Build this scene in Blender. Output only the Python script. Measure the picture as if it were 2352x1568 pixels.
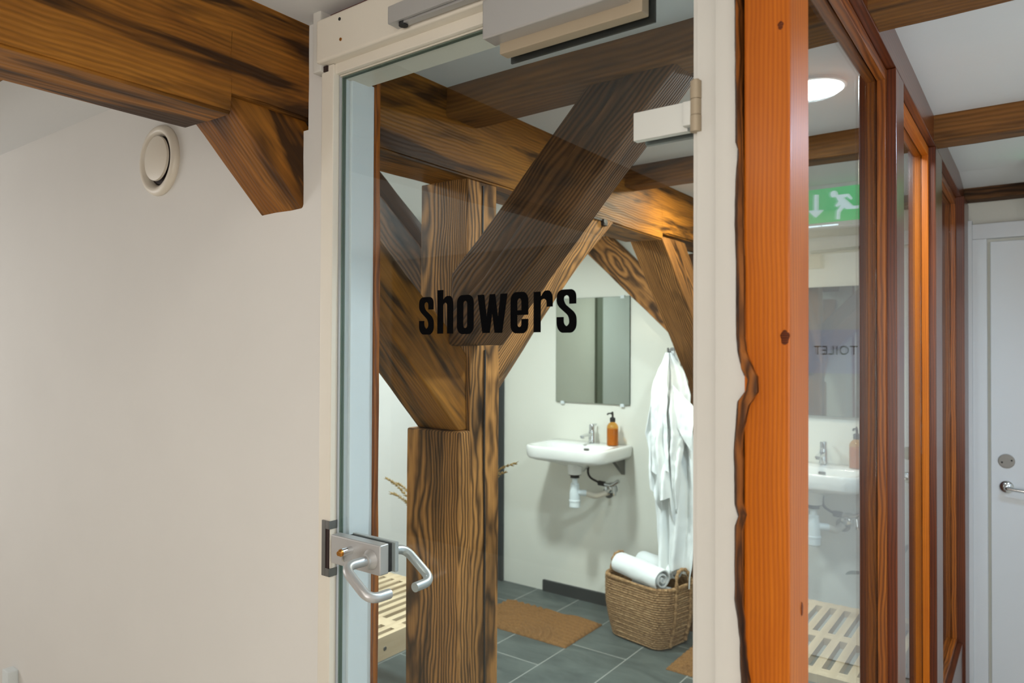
import bpy, bmesh, math, random
from mathutils import Vector, Matrix, noise
random.seed(4)
for o in list(bpy.data.objects): bpy.data.objects.remove(o)
COL = bpy.context.scene.collection
PI = math.pi
# ------------------------------------------------------------------ camera
cam = bpy.data.cameras.new('camera'); cam.sensor_width = 36; cam.lens = 25.094
cam.clip_start = .02; cam.clip_end = 100
cam.dof.use_dof = True; cam.dof.focus_distance = 1.55; cam.dof.aperture_fstop = 4.5
co = bpy.data.objects.new('camera', cam); COL.objects.link(co)
rx = Vector((.8042, .5943, .0043)); ux = Vector((.0037, -.0122, .9999)); fx = Vector((-.5943, .8041, .0120))
co.matrix_world = Matrix(((rx.x, ux.x, -fx.x, 0), (rx.y, ux.y, -fx.y, 0), (rx.z, ux.z, -fx.z, 1.5), (0, 0, 0, 1)))
sc = bpy.context.scene; sc.camera = co
sc.view_settings.view_transform = 'Standard'; sc.view_settings.look = 'None'
sc.view_settings.exposure = 0.0; sc.view_settings.gamma = 1
# ------------------------------------------------------------------ world and lamps' light
w = bpy.data.worlds.new('world'); sc.world = w; w.use_nodes = True
w.node_tree.nodes['Background'].inputs[0].default_value = (.8, .85, 1, 1)
w.node_tree.nodes['Background'].inputs[1].default_value = .15

def area(name, loc, power, size, col, rot=(0, 0, 0), sy=None):
    l = bpy.data.lights.new(name, 'AREA'); l.energy = power; l.color = col
    l.shape = 'DISK' if sy is None else 'RECTANGLE'; l.size = size
    if sy: l.size_y = sy
    o = bpy.data.objects.new(name, l); COL.objects.link(o); o.location = loc; o.rotation_euler = rot
    return o
WARM = (1, .87, .68); NEUT = (1, .95, .86); COOL = (.78, .89, 1)
area('shower_lamp_light', (-.505, 2.07, 2.2135), 24, .16, (.80, .94, 1))
area('shower_lamp_light', (-2.0, 2.5, 2.2135), 32, .16, (.90, .98, .97))
area('shower_lamp_light', (-1.03, 2.90, 2.2135), 11, .16, (1, .88, .66))  # unseen warm lamp added to turn the inner brace golden
area('shower_lamp_light', (-2.1, 1.25, 2.2135), 8, .16, (.78, .93, 1))
area('lobby_lamp_light', (-.9, -.75, 2.2135), 5, .35, NEUT)
area('lobby_lamp_light', (.25, -.2, 2.2135), 2.2, .25, NEUT)
area('corridor_lamp_light', (.45, 2.45, 2.2135), 15, .25, (.50, .73, 1))
area('window_fill_light', (.25, -2.06, 1.35), 31, 1.15, (1, .96, .90), (PI/2, 0, 0), 1.5)  # soft lobby fill, shining from an added unseen window behind the camera
area('window_fill_light', (-4.25, -.5, 1.35), 17, 1.6, (1, .97, .93), (PI/2, 0, -PI/2), 1.5)  # fill for the left wall and ceiling, from an added side window
area('window_fill_light', (.86, 1.3, 1.3), 4.5, 1.1, (.74, .86, 1), (PI/2, 0, PI/2), 1.3)

# ------------------------------------------------------------------ helpers
S = 1 / 1.1
def O(x, y, z): return Vector((x * S, y * S, 1.5 + (z - 1.5) * S))
def N(x, y, z): return Vector((x, y, z))
CZ = 2.232      # ceiling height

def tag(o, label=None, cat=None, group=None, kind=None):
    if label: o['label'] = label
    if cat: o['category'] = cat
    if group: o['group'] = group
    if kind: o['kind'] = kind
    return o
def empty(name, loc, label=None, cat=None, group=None, kind=None):
    o = bpy.data.objects.new(name, None); COL.objects.link(o); o.location = loc; o.empty_display_size = .05
    return tag(o, label, cat, group, kind)
def attach(o, parent):
    if parent:
        o.parent = parent
        m = Matrix.Translation(parent.location)
        if parent.parent: m = Matrix.Translation(parent.parent.location) @ parent.matrix_parent_inverse @ m if parent.type == 'EMPTY' else Matrix.Identity(4)
        if parent.type == 'MESH':
            m = parent['_w'] if False else Matrix(parent.get('_m', None)) if parent.get('_m', None) else Matrix.Identity(4)
        o.matrix_parent_inverse = m.inverted()
    return o
def finish(name, bm, mat, parent=None, smooth=35, frame=None):
    """link a bmesh (world coordinates) as one object; frame = optional matrix for its local axes"""
    me = bpy.data.meshes.new(name)
    bmesh.ops.recalc_face_normals(bm, faces=bm.faces)
    if frame is not None: bm.transform(frame.inverted())
    bm.to_mesh(me); bm.free()
    if smooth is not None:
        for p in me.polygons: p.use_smooth = True
        me.set_sharp_from_angle(angle=math.radians(smooth))
    for m in (mat if isinstance(mat, (list, tuple)) else [mat]): me.materials.append(m)
    o = bpy.data.objects.new(name, me); COL.objects.link(o)
    W = frame.copy() if frame is not None else Matrix.Identity(4)
    if parent is None:
        o.matrix_world = W
    else:
        # bake own frame in the basis, parent inverse cancels the parent's world matrix
        o.parent = parent
        pw = WORLD.get(parent.name, Matrix.Translation(parent.location))
        o.matrix_parent_inverse = pw.inverted(); o.matrix_basis = W
    WORLD[o.name] = W
    if smooth is not None and smooth <= 40:
        wn_ = o.modifiers.new('wn', 'WEIGHTED_NORMAL'); wn_.keep_sharp = True; wn_.weight = 80
    return o
WORLD = {}
def box(bm, a, b, bev=0, seg=2):
    x0, y0, z0 = [min(p, q) for p, q in zip(a, b)]; x1, y1, z1 = [max(p, q) for p, q in zip(a, b)]
    vs = [bm.verts.new(c) for c in ((x0,y0,z0),(x1,y0,z0),(x1,y1,z0),(x0,y1,z0),(x0,y0,z1),(x1,y0,z1),(x1,y1,z1),(x0,y1,z1))]
    fs = [bm.faces.new([vs[i] for i in q]) for q in ((0,3,2,1),(4,5,6,7),(0,1,5,4),(1,2,6,5),(2,3,7,6),(3,0,4,7))]
    if bev:
        es = list({e for f in fs for e in f.edges})
        bmesh.ops.bevel(bm, geom=es, offset=bev, segments=seg, affect='EDGES', profile=.6)
def hexa(bm, a, b):
    """solid between two matching polygons a and b (lists of points)"""
    va = [bm.verts.new(p) for p in a]; vb = [bm.verts.new(p) for p in b]; n = len(a)
    fs = [bm.faces.new(va), bm.faces.new(vb[::-1])]
    for i in range(n): fs.append(bm.faces.new((va[i], vb[i], vb[(i+1) % n], va[(i+1) % n])))
    return fs
def sbox(name, a, b, mat, parent=None, bev=.002, f=N):
    bm = bmesh.new(); box(bm, f(*a), f(*b), bev); return finish(name, bm, mat, parent)
def frame_of(p, axis):
    x = Vector(axis).normalized(); up = Vector((0, 0, 1)) if abs(x.z) < .85 else Vector((0, 1, 0))
    y = up.cross(x).normalized(); z = x.cross(y)
    m = Matrix((x, y, z)).transposed().to_4x4(); m.translation = Vector(p); return m
def rough_up(bm, frame, step=.07, amp=.003, bev=.006, seed=0):
    """cut the timber across and along its grain and push the cuts about, as hewn wood"""
    bmesh.ops.recalc_face_normals(bm, faces=bm.faces)
    bmesh.ops.dissolve_limit(bm, angle_limit=.01, verts=bm.verts, edges=bm.edges)
    if bev:
        es = [e for e in bm.edges if e.is_manifold and e.calc_face_angle(0) > .3]
        bmesh.ops.bevel(bm, geom=es, offset=bev, segments=2, affect='EDGES', profile=.5, clamp_overlap=True)
    inv = frame.inverted()
    for ax, st in ((0, step), (1, .055), (2, .055)):
        d = frame.to_3x3() @ Vector([1 if i == ax else 0 for i in range(3)])
        cs = [(inv @ v.co)[ax] for v in bm.verts]; lo, hi = min(cs), max(cs)
        n = int((hi - lo) / st)
        for k in range(1, n + 1):
            t = lo + (hi - lo) * k / (n + 1)
            pt = frame.translation + d * t
            bmesh.ops.bisect_plane(bm, geom=bm.verts[:] + bm.edges[:] + bm.faces[:], plane_co=pt, plane_no=d)
    bm.normal_update()
    for v in bm.verts:
        c = inv @ v.co; q = Vector((c.x * 3.0 + seed * 3.1, c.y * 14, c.z * 14))
        r = noise.noise(q) * amp * 1.4 + noise.noise(q * 3.1) * amp * .6
        v.co += v.normal * r
def timber(name, polys, axis, mat, label=None, cat=None, group=None, f=O, amp=.003, bev=.006, step=.07, parent=None, kind=None, shift=(0, 0, 0)):
    """polys: list of (polygon, polygon) pairs in old units; grain runs along axis"""
    bm = bmesh.new()
    for a, b in polys: hexa(bm, [f(*p) for p in a], [f(*p) for p in b])
    cs = [v.co.copy() for v in bm.verts]; c = sum(cs, Vector()) / len(cs)
    ax = Vector(axis).normalized(); lo = min((p - c) @ ax for p in cs) if False else min((p - c).dot(ax) for p in cs)
    fr = frame_of(c + ax * lo, ax)
    rough_up(bm, fr, step, amp, bev, seed=len(bpy.data.objects))
    o = finish(name, bm, mat, parent, 40, fr)
    return tag(o, label, cat, group, kind)
def yz(poly, x0, x1): return ([(x0, y, z) for y, z in poly], [(x1, y, z) for y, z in poly])
def xz(poly, y0, y1): return ([(x, y0, z) for x, z in poly], [(x, y1, z) for x, z in poly])
def bx(x0, x1, y0, y1, z0, z1): return xz([(x0, z0), (x1, z0), (x1, z1), (x0, z1)], y0, y1)
def tube(bm, pts, r, n=12, cap=True):
    pts = [Vector(p) for p in pts]; rings = []
    nrm = None
    for i, p in enumerate(pts):
        t = (pts[min(i+1, len(pts)-1)] - pts[max(i-1, 0)]).normalized()
        if nrm is None: nrm = t.orthogonal().normalized()
        nrm = (nrm - t * nrm.dot(t)).normalized(); bi = t.cross(nrm)
        rr = r[i] if isinstance(r, (list, tuple)) else r
        rings.append([bm.verts.new(p + (nrm * math.cos(2*PI*k/n) + bi * math.sin(2*PI*k/n)) * rr) for k in range(n)])
    for a, b in zip(rings, rings[1:]):
        for k in range(n): bm.faces.new((a[k], a[(k+1) % n], b[(k+1) % n], b[k]))
    if cap: bm.faces.new(rings[0][::-1]); bm.faces.new(rings[-1])
def arc_path(pts, rad=.012, n=7):
    """round the corners of a polyline"""
    pts = [Vector(p) for p in pts]; out = [pts[0]]
    for i in range(1, len(pts) - 1):
        a, b, c = pts[i-1], pts[i], pts[i+1]
        d = min(rad, (a-b).length*.49, (c-b).length*.49)
        s = b + (a-b).normalized()*d; e = b + (c-b).normalized()*d
        for k in range(n + 1):
            t = k / n; out.append(s*(1-t)**2 + b*2*t*(1-t) + e*t*t)
    return out + [pts[-1]]
def lathe(bm, prof, c, axis=(0, 0, 1), n=28):
    ax = Vector(axis).normalized(); u = ax.orthogonal().normalized(); v = ax.cross(u); c = Vector(c); rings = []
    for r, h in prof:
        rings.append([bm.verts.new(c + ax*h + (u*math.cos(2*PI*k/n) + v*math.sin(2*PI*k/n))*max(r, 1e-4)) for k in range(n)])
    for a, b in zip(rings, rings[1:]):
        for k in range(n): bm.faces.new((a[k], a[(k+1) % n], b[(k+1) % n], b[k]))
    bm.faces.new(rings[0][::-1]); bm.faces.new(rings[-1])
def loft(bm, rings, cap0=True, cap1=True):
    vr = [[bm.verts.new(p) for p in r] for r in rings]; n = len(vr[0])
    for a, b in zip(vr, vr[1:]):
        for k in range(n): bm.faces.new((a[k], a[(k+1) % n], b[(k+1) % n], b[k]))
    if cap0: bm.faces.new(vr[0][::-1])
    if cap1: bm.faces.new(vr[-1])
def rring(cx, cy, hx, hy, rf, rb, z, n=9):
    """rounded rectangle ring: rf front corner radius (towards -y), rb back"""
    out = []
    for sx, sy, a0, r in ((1, -1, -90, rf), (1, 1, 0, rb), (-1, 1, 90, rb), (-1, -1, 180, rf)):
        for k in range(n):
            a = math.radians(a0 + 90*k/(n-1))
            out.append(Vector((cx + sx*(hx-r) + r*math.cos(a), cy + sy*(hy-r) + r*math.sin(a), z)))
    return out
def copy_tree(o, d, label=None, parent=None):
    c = o.copy(); COL.objects.link(c)
    if parent is None: c.location = o.location + Vector(d)
    else: c.parent = parent; c.matrix_parent_inverse = o.matrix_parent_inverse.copy()
    if label: c['label'] = label
    for ch in [q for q in bpy.data.objects if q.parent == o and q != c]: copy_tree(ch, d, None, c)
    return c

# ------------------------------------------------------------------ materials
def nt(name):
    m = bpy.data.materials.new(name); m.use_nodes = True; t = m.node_tree
    return m, t, t.nodes['Principled BSDF']
def ramp(t, fac, stops):
    r = t.nodes.new('ShaderNodeValToRGB'); t.links.new(fac, r.inputs[0]); e = r.color_ramp.elements
    while len(e) < len(stops): e.new(.5)
    for q, (p, c) in zip(e, stops): q.position = p; q.color = (*c, 1)
    return r.outputs[0]
def lin(c): return tuple(((v/255)/12.92 if v/255 <= .04045 else ((v/255+.055)/1.055)**2.4) for v in c)
def coords(t, scale=(1, 1, 1), rnd=0, kind='Object'):
    tc = t.nodes.new('ShaderNodeTexCoord'); mp = t.nodes.new('ShaderNodeMapping')
    mp.inputs['Scale'].default_value = scale
    src = tc.outputs[kind]
    if rnd:
        oi = t.nodes.new('ShaderNodeObjectInfo'); vm = t.nodes.new('ShaderNodeVectorMath'); vm.operation = 'MULTIPLY_ADD'
        cx = t.nodes.new('ShaderNodeCombineXYZ')
        t.links.new(oi.outputs['Random'], cx.inputs[0])
        t.links.new(oi.outputs['Random'], cx.inputs[1]); t.links.new(oi.outputs['Random'], cx.inputs[2])
        t.links.new(cx.outputs[0], vm.inputs[0]); vm.inputs[1].default_value = (17*rnd, .1*rnd, .14*rnd); t.links.new(src, vm.inputs[2])
        src = vm.outputs[0]
    t.links.new(src, mp.inputs[0]); return mp.outputs[0]
def tnoise(t, vec, scale, det=4, rough=.55, dist=0):
    n = t.nodes.new('ShaderNodeTexNoise'); t.links.new(vec, n.inputs['Vector']); n.inputs['Scale'].default_value = scale
    n.inputs['Detail'].default_value = det; n.inputs['Roughness'].default_value = rough; n.inputs['Distortion'].default_value = dist
    return n.outputs[0]
def mixc(t, fac, a, b, mode='MIX'):
    m = t.nodes.new('ShaderNodeMix'); m.data_type = 'RGBA'; m.blend_type = mode
    for s, v in ((m.inputs[0], fac), (m.inputs[6], a), (m.inputs[7], b)):
        if isinstance(v, (int, float)): s.default_value = v
        elif isinstance(v, tuple): s.default_value = (*v, 1)
        else: t.links.new(v, s)
    return m.outputs[2]
def mth(t, op, a, b=None, clamp=False):
    m = t.nodes.new('ShaderNodeMath'); m.operation = op; m.use_clamp = clamp
    for s, v in ((m.inputs[0], a), (m.inputs[1], b)):
        if v is None: continue
        if isinstance(v, (int, float)): s.default_value = v
        else: t.links.new(v, s)
    return m.outputs[0]
def bump(t, bs, h, strength=.3, dist=.003):
    b = t.nodes.new('ShaderNodeBump'); b.inputs['Strength'].default_value = strength; b.inputs['Distance'].default_value = dist
    t.links.new(h, b.inputs['Height']); t.links.new(b.outputs[0], bs.inputs['Normal'])
def wood(name, dark, mid, light, ring=26, dist=7, contrast=.6, patch=.5, rough=.55, coat=0, fine=.35, bmp=.35, centre=(.06, -.09), stain=None, pth=.53):
    m, t, bs = nt(name)
    v = coords(t, (.35, 1, 1), 1)
    wv = t.nodes.new('ShaderNodeTexWave'); wv.wave_type = 'RINGS'; wv.rings_direction = 'X'; wv.wave_profile = 'SIN'
    mp = t.nodes.new('ShaderNodeMapping'); mp.inputs['Location'].default_value = (0, centre[0], centre[1]); t.links.new(v, mp.inputs[0])
    t.links.new(mp.outputs[0], wv.inputs['Vector'])
    wv.inputs['Scale'].default_value = ring; wv.inputs['Distortion'].default_value = dist
    wv.inputs['Detail'].default_value = 2.5; wv.inputs['Detail Scale'].default_value = 9/ring; wv.inputs['Detail Roughness'].default_value = .55
    g = mth(t, 'POWER', wv.outputs['Fac'], .8)
    fib = tnoise(t, coords(t, (5, 170, 170), 1), 1, 3, .6)
    fib2 = tnoise(t, coords(t, (1.6, 40, 40), 1), 1, 3, .6)
    pat = tnoise(t, coords(t, (1.6, 7, 7), 1), 1, 4, .6, .6)
    base = ramp(t, pat, [(.3, mid), (.68, light)])
    gd = mth(t, 'MULTIPLY', mth(t, 'SUBTRACT', 1, g), contrast)
    c = mixc(t, gd, base, dark)
    ff = mth(t, 'MULTIPLY', mth(t, 'SUBTRACT', fib, .38), 2.2*fine, True)
    c = mixc(t, ff, c, dark)
    f2 = mth(t, 'MULTIPLY', mth(t, 'SUBTRACT', fib2, .5), 2.5*fine, True)
    c = mixc(t, f2, c, dark)
    pd = tnoise(t, coords(t, (1.9, 12, 12), 1.7), 1, 3, .55, 1.0)
    pf = mth(t, 'MULTIPLY', mth(t, 'SUBTRACT', pd, pth), 9*patch, True)
    c = mixc(t, mth(t, 'MULTIPLY', pf, .85), c, stain or tuple(x*.35 for x in dark))
    t.links.new(c, bs.inputs['Base Color'])
    bs.inputs['Roughness'].default_value = rough
    if coat: bs.inputs['Coat Weight'].default_value = coat; bs.inputs['Coat Roughness'].default_value = .25
    bs.inputs['Specular IOR Level'].default_value = .22
    h = mth(t, 'ADD', mth(t, 'MULTIPLY', g, .6), mth(t, 'MULTIPLY', fib, .5))
    bump(t, bs, h, bmp, .003)
    return m
def plain(name, col, rough=.5, metal=0, bscale=0, bstr=.1, var=.0, coat=0, vscale=3):
    m, t, bs = nt(name); c = lin(col)
    bs.inputs['Roughness'].default_value = rough; bs.inputs['Metallic'].default_value = metal
    if coat: bs.inputs['Coat Weight'].default_value = coat
    v = coords(t)
    n = tnoise(t, v, vscale, 5, .6)
    a = tuple(x*(1-var) for x in c); b = tuple(min(1, x*(1+var)) for x in c)
    t.links.new(ramp(t, n, [(.35, a), (.65, b)]), bs.inputs['Base Color'])
    if bscale: bump(t, bs, tnoise(t, v, bscale, 4, .6), bstr, .002)
    return m
M = {}
M['beam_gold'] = wood('old_timber', lin((34, 16, 3)), lin((124, 74, 18)), lin((164, 106, 34)), ring=30, dist=14, contrast=.26, patch=.9, rough=.55, fine=.42, bmp=.25, pth=.475)
M['beam'] = wood('old_timber_lit', lin((34, 18, 6)), lin((156, 104, 52)), lin((198, 136, 74)), ring=44, dist=16, contrast=.85, patch=.5, rough=.62, fine=.5, bmp=.4)  # lamplight on the inner timbers raised into these lighter browns
M['beam_dark'] = wood('old_timber_dark_shade', lin((20, 11, 5)), lin((84, 54, 30)), lin((120, 80, 44)), ring=40, dist=15, contrast=.75, patch=.6, rough=.65, fine=.35, bmp=.4)  # darker copy, shade of the backlit timbers put into the colour
M['joist'] = wood('joist_timber', lin((44, 25, 9)), lin((104, 66, 28)), lin((134, 88, 40)), ring=24, dist=8, contrast=.35, patch=.7, rough=.62, fine=.35, bmp=.3)
M['orange'] = wood('varnished_pine', lin((126, 48, 0)), lin((180, 90, 3)), lin((198, 108, 10)), ring=60, dist=9, contrast=.35, patch=.12, rough=.42, coat=.12, fine=.3, bmp=.05, centre=(.16, .03), stain=lin((140, 62, 6)))
M['red'] = wood('varnished_mullion', lin((72, 28, 6)), lin((142, 74, 18)), lin((166, 94, 28)), ring=36, dist=12, contrast=.7, patch=.25, rough=.36, coat=.3, fine=.35, bmp=.06, centre=(.1, .02), stain=lin((92, 40, 12)))
M['redd'] = wood('dark_red_pine_shaded', lin((40, 12, 3)), lin((88, 36, 11)), lin((112, 52, 18)), ring=44, dist=6, contrast=.5, patch=.1, rough=.3, coat=.4, fine=.35, bmp=.05, centre=(.1, .02), stain=lin((70, 22, 8)))  # varnished mullion wood, darkened in colour for its shaded faces
M['bark'] = wood('bark_edge', lin((22, 9, 3)), lin((120, 66, 22)), lin((160, 96, 38)), ring=26, dist=22, contrast=.8, patch=1.5, rough=.6)
M['void'] = plain('recess_shade', (36, 14, 8), .7)  # near-black colour on recess fillers, in place of the shade inside them
M['redwood'] = plain('dark_red_board', (92, 26, 16), .6, var=.1)
M['wall'] = plain('white_plaster', (214, 210, 204), .75, bscale=35, bstr=.12, var=.012)
M['wall_warm'] = plain('shower_wall_paint', (224, 222, 210), .7, bscale=60, bstr=.08, var=.01)
M['pale_floor'] = plain('pale_bounce_floor', (200, 190, 174), .5, var=.02)  # pale tone chosen so the unseen floor bounces light to the ceiling
M['rear'] = plain('rear_wall_dim', (128, 115, 100), .8)  # unseen wall toned down to cut reflected haze in the door glass
M['ceil'] = plain('ceiling_plaster', (212, 212, 211), .8, bscale=60, bstr=.25, var=.01)
M['paint'] = plain('cream_gloss_paint', (216, 208, 194), .42, bscale=25, bstr=.06, var=.02)
M['paint_w'] = plain('white_gloss_paint', (204, 200, 192), .45, bscale=25, bstr=.06, var=.012)
M['doorwhite'] = plain('white_door_paint', (212, 214, 216), .4, var=.01)
M['alu'] = plain('satin_aluminium', (186, 184, 182), .38, .55, bscale=400, bstr=.05, var=.02)
M['alu_d'] = plain('dull_steel', (120, 119, 116), .4, .8, bscale=300, bstr=.05, var=.06)
M['alu_b'] = plain('beige_anodised', (166, 150, 127), .5, .2, var=.02)
M['hingepl'] = plain('hinge_plate_finish', (206, 206, 200), .35, .15, var=.01)
M['black'] = plain('black_vinyl', (4, 4, 5), .9)
M['black'].node_tree.nodes['Principled BSDF'].inputs['Specular IOR Level'].default_value = .05
M['rubber'] = plain('black_rubber', (20, 21, 22), .6)
M['doorgrey'] = plain('grey_green_frame_paint', (112, 118, 106), .5)
M['knot'] = wood('wood_knot', lin((46, 16, 2)), lin((96, 40, 4)), lin((120, 54, 8)), ring=120, dist=4, contrast=.6)
M['brass'] = plain('brass', (190, 130, 60), .3, .9)
M['chrome'] = plain('chrome', (215, 218, 220), .08, 1)
M['ceramic'] = plain('white_ceramic', (232, 231, 226), .12, coat=.5)
M['plastic'] = plain('white_plastic', (216, 222, 222), .35)
M['ivory'] = plain('ivory_plastic', (214, 204, 188), .4)
M['slate'] = plain('dark_slate_strip', (44, 50, 52), .45)
M['bench'] = wood('light_birch', lin((150, 122, 88)), lin((206, 182, 148)), lin((216, 194, 162)), ring=8, dist=3, contrast=.3, patch=.1, rough=.5, fine=.2, bmp=.05, stain=lin((170, 140, 104)))
M['green'] = None
m, t, bs = nt('towelling'); bs.inputs['Base Color'].default_value = (*lin((236, 238, 236)), 1); bs.inputs['Roughness'].default_value = .95
bs.inputs['Sheen Weight'].default_value = .3; bump(t, bs, tnoise(t, coords(t), 420, 2, .7), .6, .002); M['towel'] = m
def emis(name, col, s):
    m, t, bs = nt(name); bs.inputs['Base Color'].default_value = (*col, 1); bs.inputs['Emission Color'].default_value = (*col, 1)
    bs.inputs['Emission Strength'].default_value = s
    if 'exit' in name: bs.inputs['Base Color'].default_value = (.01, .02, .015, 1); bs.inputs['Roughness'].default_value = .8
    return m
M['lamp'] = emis('lamp_diffuser', (1, .98, .94), 9)
M['glow_pane'] = emis('glowing_pane', (.9, .95, 1), 1.2)  # emissive pane, used on the added fill windows too
M['led'] = emis('led_strip', (.7, .9, 1), 2.2)
M['exitgreen'] = emis('exit_green', lin((0, 170, 92)), 1.5)
M['exitwhite'] = emis('exit_white', lin((200, 228, 232)), 1.3)
def glass(name, tint, base=.04):
    m = bpy.data.materials.new(name); m.use_nodes = True; t = m.node_tree; t.nodes.clear()
    out = t.nodes.new('ShaderNodeOutputMaterial'); mix = t.nodes.new('ShaderNodeMixShader')
    tr = t.nodes.new('ShaderNodeBsdfTransparent'); tr.inputs[0].default_value = (*tint, 1)
    gl = t.nodes.new('ShaderNodeBsdfGlossy'); gl.inputs['Roughness'].default_value = 0
    ge = t.nodes.new('ShaderNodeNewGeometry'); d = t.nodes.new('ShaderNodeVectorMath'); d.operation = 'DOT_PRODUCT'
    t.links.new(ge.outputs['Normal'], d.inputs[0]); t.links.new(ge.outputs['Incoming'], d.inputs[1])
    a = mth(t, 'ABSOLUTE', d.outputs['Value']); b = mth(t, 'POWER', mth(t, 'SUBTRACT', 1, a), 5)
    f = mth(t, 'ADD', mth(t, 'MULTIPLY', b, 1-base), base)
    t.links.new(f, mix.inputs[0]); t.links.new(tr.outputs[0], mix.inputs[1]); t.links.new(gl.outputs[0], mix.inputs[2])
    t.links.new(mix.outputs[0], out.inputs[0]); return m
M['glass'] = glass('clear_glass', (.945, .985, .985))
M['glass_edge'] = plain('glass_edge_seal', (96, 110, 98), .4)
M['amber'] = glass('amber_glass', (.88, .62, .28))
m, t, bs = nt('mirror_silver'); bs.inputs['Metallic'].default_value = 1; bs.inputs['Roughness'].default_value = .02
bs.inputs['Base Color'].default_value = (.42, .445, .375, 1); M['mirror'] = m
# floor tiles: dark slate, 305 x 600, light joints, staggered rows
m, t, bs = nt('slate_tiles')
mp = t.nodes.new('ShaderNodeMapping'); tc = t.nodes.new('ShaderNodeTexCoord'); t.links.new(tc.outputs['Object'], mp.inputs[0])
mp.inputs['Rotation'].default_value = (0, 0, PI/2); mp.inputs['Location'].default_value = (.39, .08, 0)
br = t.nodes.new('ShaderNodeTexBrick'); t.links.new(mp.outputs[0], br.inputs['Vector']); br.offset = .5
br.inputs['Scale'].default_value = 1; br.inputs['Brick Width'].default_value = .61; br.inputs['Row Height'].default_value = .308
br.inputs['Mortar Size'].default_value = .0028; br.inputs['Mortar Smooth'].default_value = .1
sl = tnoise(t, coords(t, (2.2, 6, 1)), 1.5, 6, .65, .7)
sc1 = ramp(t, sl, [(.3, lin((60, 69, 68))), (.7, lin((92, 101, 97)))])
t.links.new(sc1, br.inputs['Color1']); t.links.new(sc1, br.inputs['Color2']); br.inputs['Mortar'].default_value = (*lin((150, 152, 146)), 1)
t.links.new(br.outputs[0], bs.inputs['Base Color']); bs.inputs['Roughness'].default_value = .5
bump(t, bs, mth(t, 'ADD', mth(t, 'MULTIPLY', sl, .4), mth(t, 'SUBTRACT', 1, br.outputs['Fac'])), .25, .003); M['tile'] = m
# coir mat with moulded arcs is geometry; the fibres are bump
m, t, bs = nt('coir'); n1 = tnoise(t, coords(t), 260, 3, .7)
t.links.new(ramp(t, n1, [(.3, lin((86, 54, 22))), (.7, lin((160, 114, 60)))]), bs.inputs['Base Color']); bs.inputs['Roughness'].default_value = .9
bump(t, bs, n1, .8, .004); M['coir'] = m
m, t, bs = nt('seagrass'); n1 = tnoise(t, coords(t, (60, 60, 160)), 1, 4, .65); n2 = tnoise(t, coords(t), 22, 2)
cc = ramp(t, n1, [(.28, lin((88, 62, 38))), (.5, lin((160, 124, 84))), (.72, lin((206, 172, 128)))])
t.links.new(mixc(t, mth(t, 'MULTIPLY', n2, .35), cc, lin((120, 86, 52))), bs.inputs['Base Color']); bs.inputs['Roughness'].default_value = .85
bump(t, bs, n1, .7, .004); M['grass'] = m
M['dry'] = plain('dried_grass', (150, 122, 72), .8, var=.25, vscale=80)
M['leaf'] = plain('dark_leaf', (52, 74, 66), .45, var=.15)
M['potw'] = plain('grey_pot', (178, 184, 184), .5)
M['paper'] = plain('pale_paper', (206, 208, 226), .8)

# ================================================================== SETTING
bm = bmesh.new(); box(bm, (-4.5, -2.3, -.1), (1.1, 3.95, 0)); tag(finish('floor', bm, M['tile']), 'dark slate tiled floor with pale joints', 'floor', kind='structure')
bm = bmesh.new(); box(bm, (-4.3, -2.1, 0), (.9, 1.02, .004)); box(bm, (-.30, 1.02, 0), (.9, 3.74, .004)); tag(finish('floor', bm, M['pale_floor']), 'unseen lobby floor in front of the glass door, pale to bounce light upward', 'floor', kind='structure')
bm = bmesh.new(); box(bm, (-4.5, -2.3, CZ), (1.1, 3.41, CZ+.1))
hexa(bm, [(-4.5, 3.41, CZ), (-4.5, 3.41, CZ+.1), (-4.5, 3.95, CZ+.1), (-4.5, 3.95, 2.17)], [(1.1, 3.41, CZ), (1.1, 3.41, CZ+.1), (1.1, 3.95, CZ+.1), (1.1, 3.95, 2.17)])
tag(finish('ceiling', bm, M['ceil']), 'white plastered ceiling between the timbers', 'ceiling', kind='structure')
YW = 1.12
bm = bmesh.new()                                    # wall holding the glass door, built round the beam
box(bm, O(-4.9, YW, -.15), O(-1.69, YW+.1, 2.33)); box(bm, O(-1.69, YW, -.15), O(-1.46, YW+.1, 2.045)); box(bm, O(-1.46, YW, -.15), O(-1.405, YW+.1, 2.33))
box(bm, O(-1.405, YW, 2.265), O(-.36, YW+.1, 2.33))
for v in bm.verts: v.co.z = max(v.co.z, 0)
tag(finish('wall_front', bm, M['wall'], smooth=None), 'white plaster wall left of the glass door', 'wall', kind='structure')
YB = 3.73
bm = bmesh.new(); box(bm, (-2.95, YB, 0), (-1.60, YB+.1, CZ)); box(bm, (-1.60, 3.74, 0), (1.1, 3.84, CZ))
tag(finish('wall_back', bm, M['wall_warm'], smooth=None), 'pale cream wall carrying the washbasins and the toilet door', 'wall', kind='structure')
bm = bmesh.new(); box(bm, (-2.95, 1.1, 0), (-2.85, YB, CZ)); tag(finish('wall_left', bm, M['wall'], smooth=None), 'white wall behind the slatted bench', 'wall', kind='structure')
bm = bmesh.new(); box(bm, (.9, -2.2, 0), (1.0, 3.74, CZ)); tag(finish('wall_right', bm, M['wall'], smooth=None), 'white corridor wall', 'wall', kind='structure')
bm = bmesh.new(); box(bm, (-4.3, -2.2, 0), (.9, -2.1, CZ)); tag(finish('wall_rear', bm, M['rear'], smooth=None), 'unseen rear wall of the lobby, toned down against haze in the door glass', 'wall', kind='structure')
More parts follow.
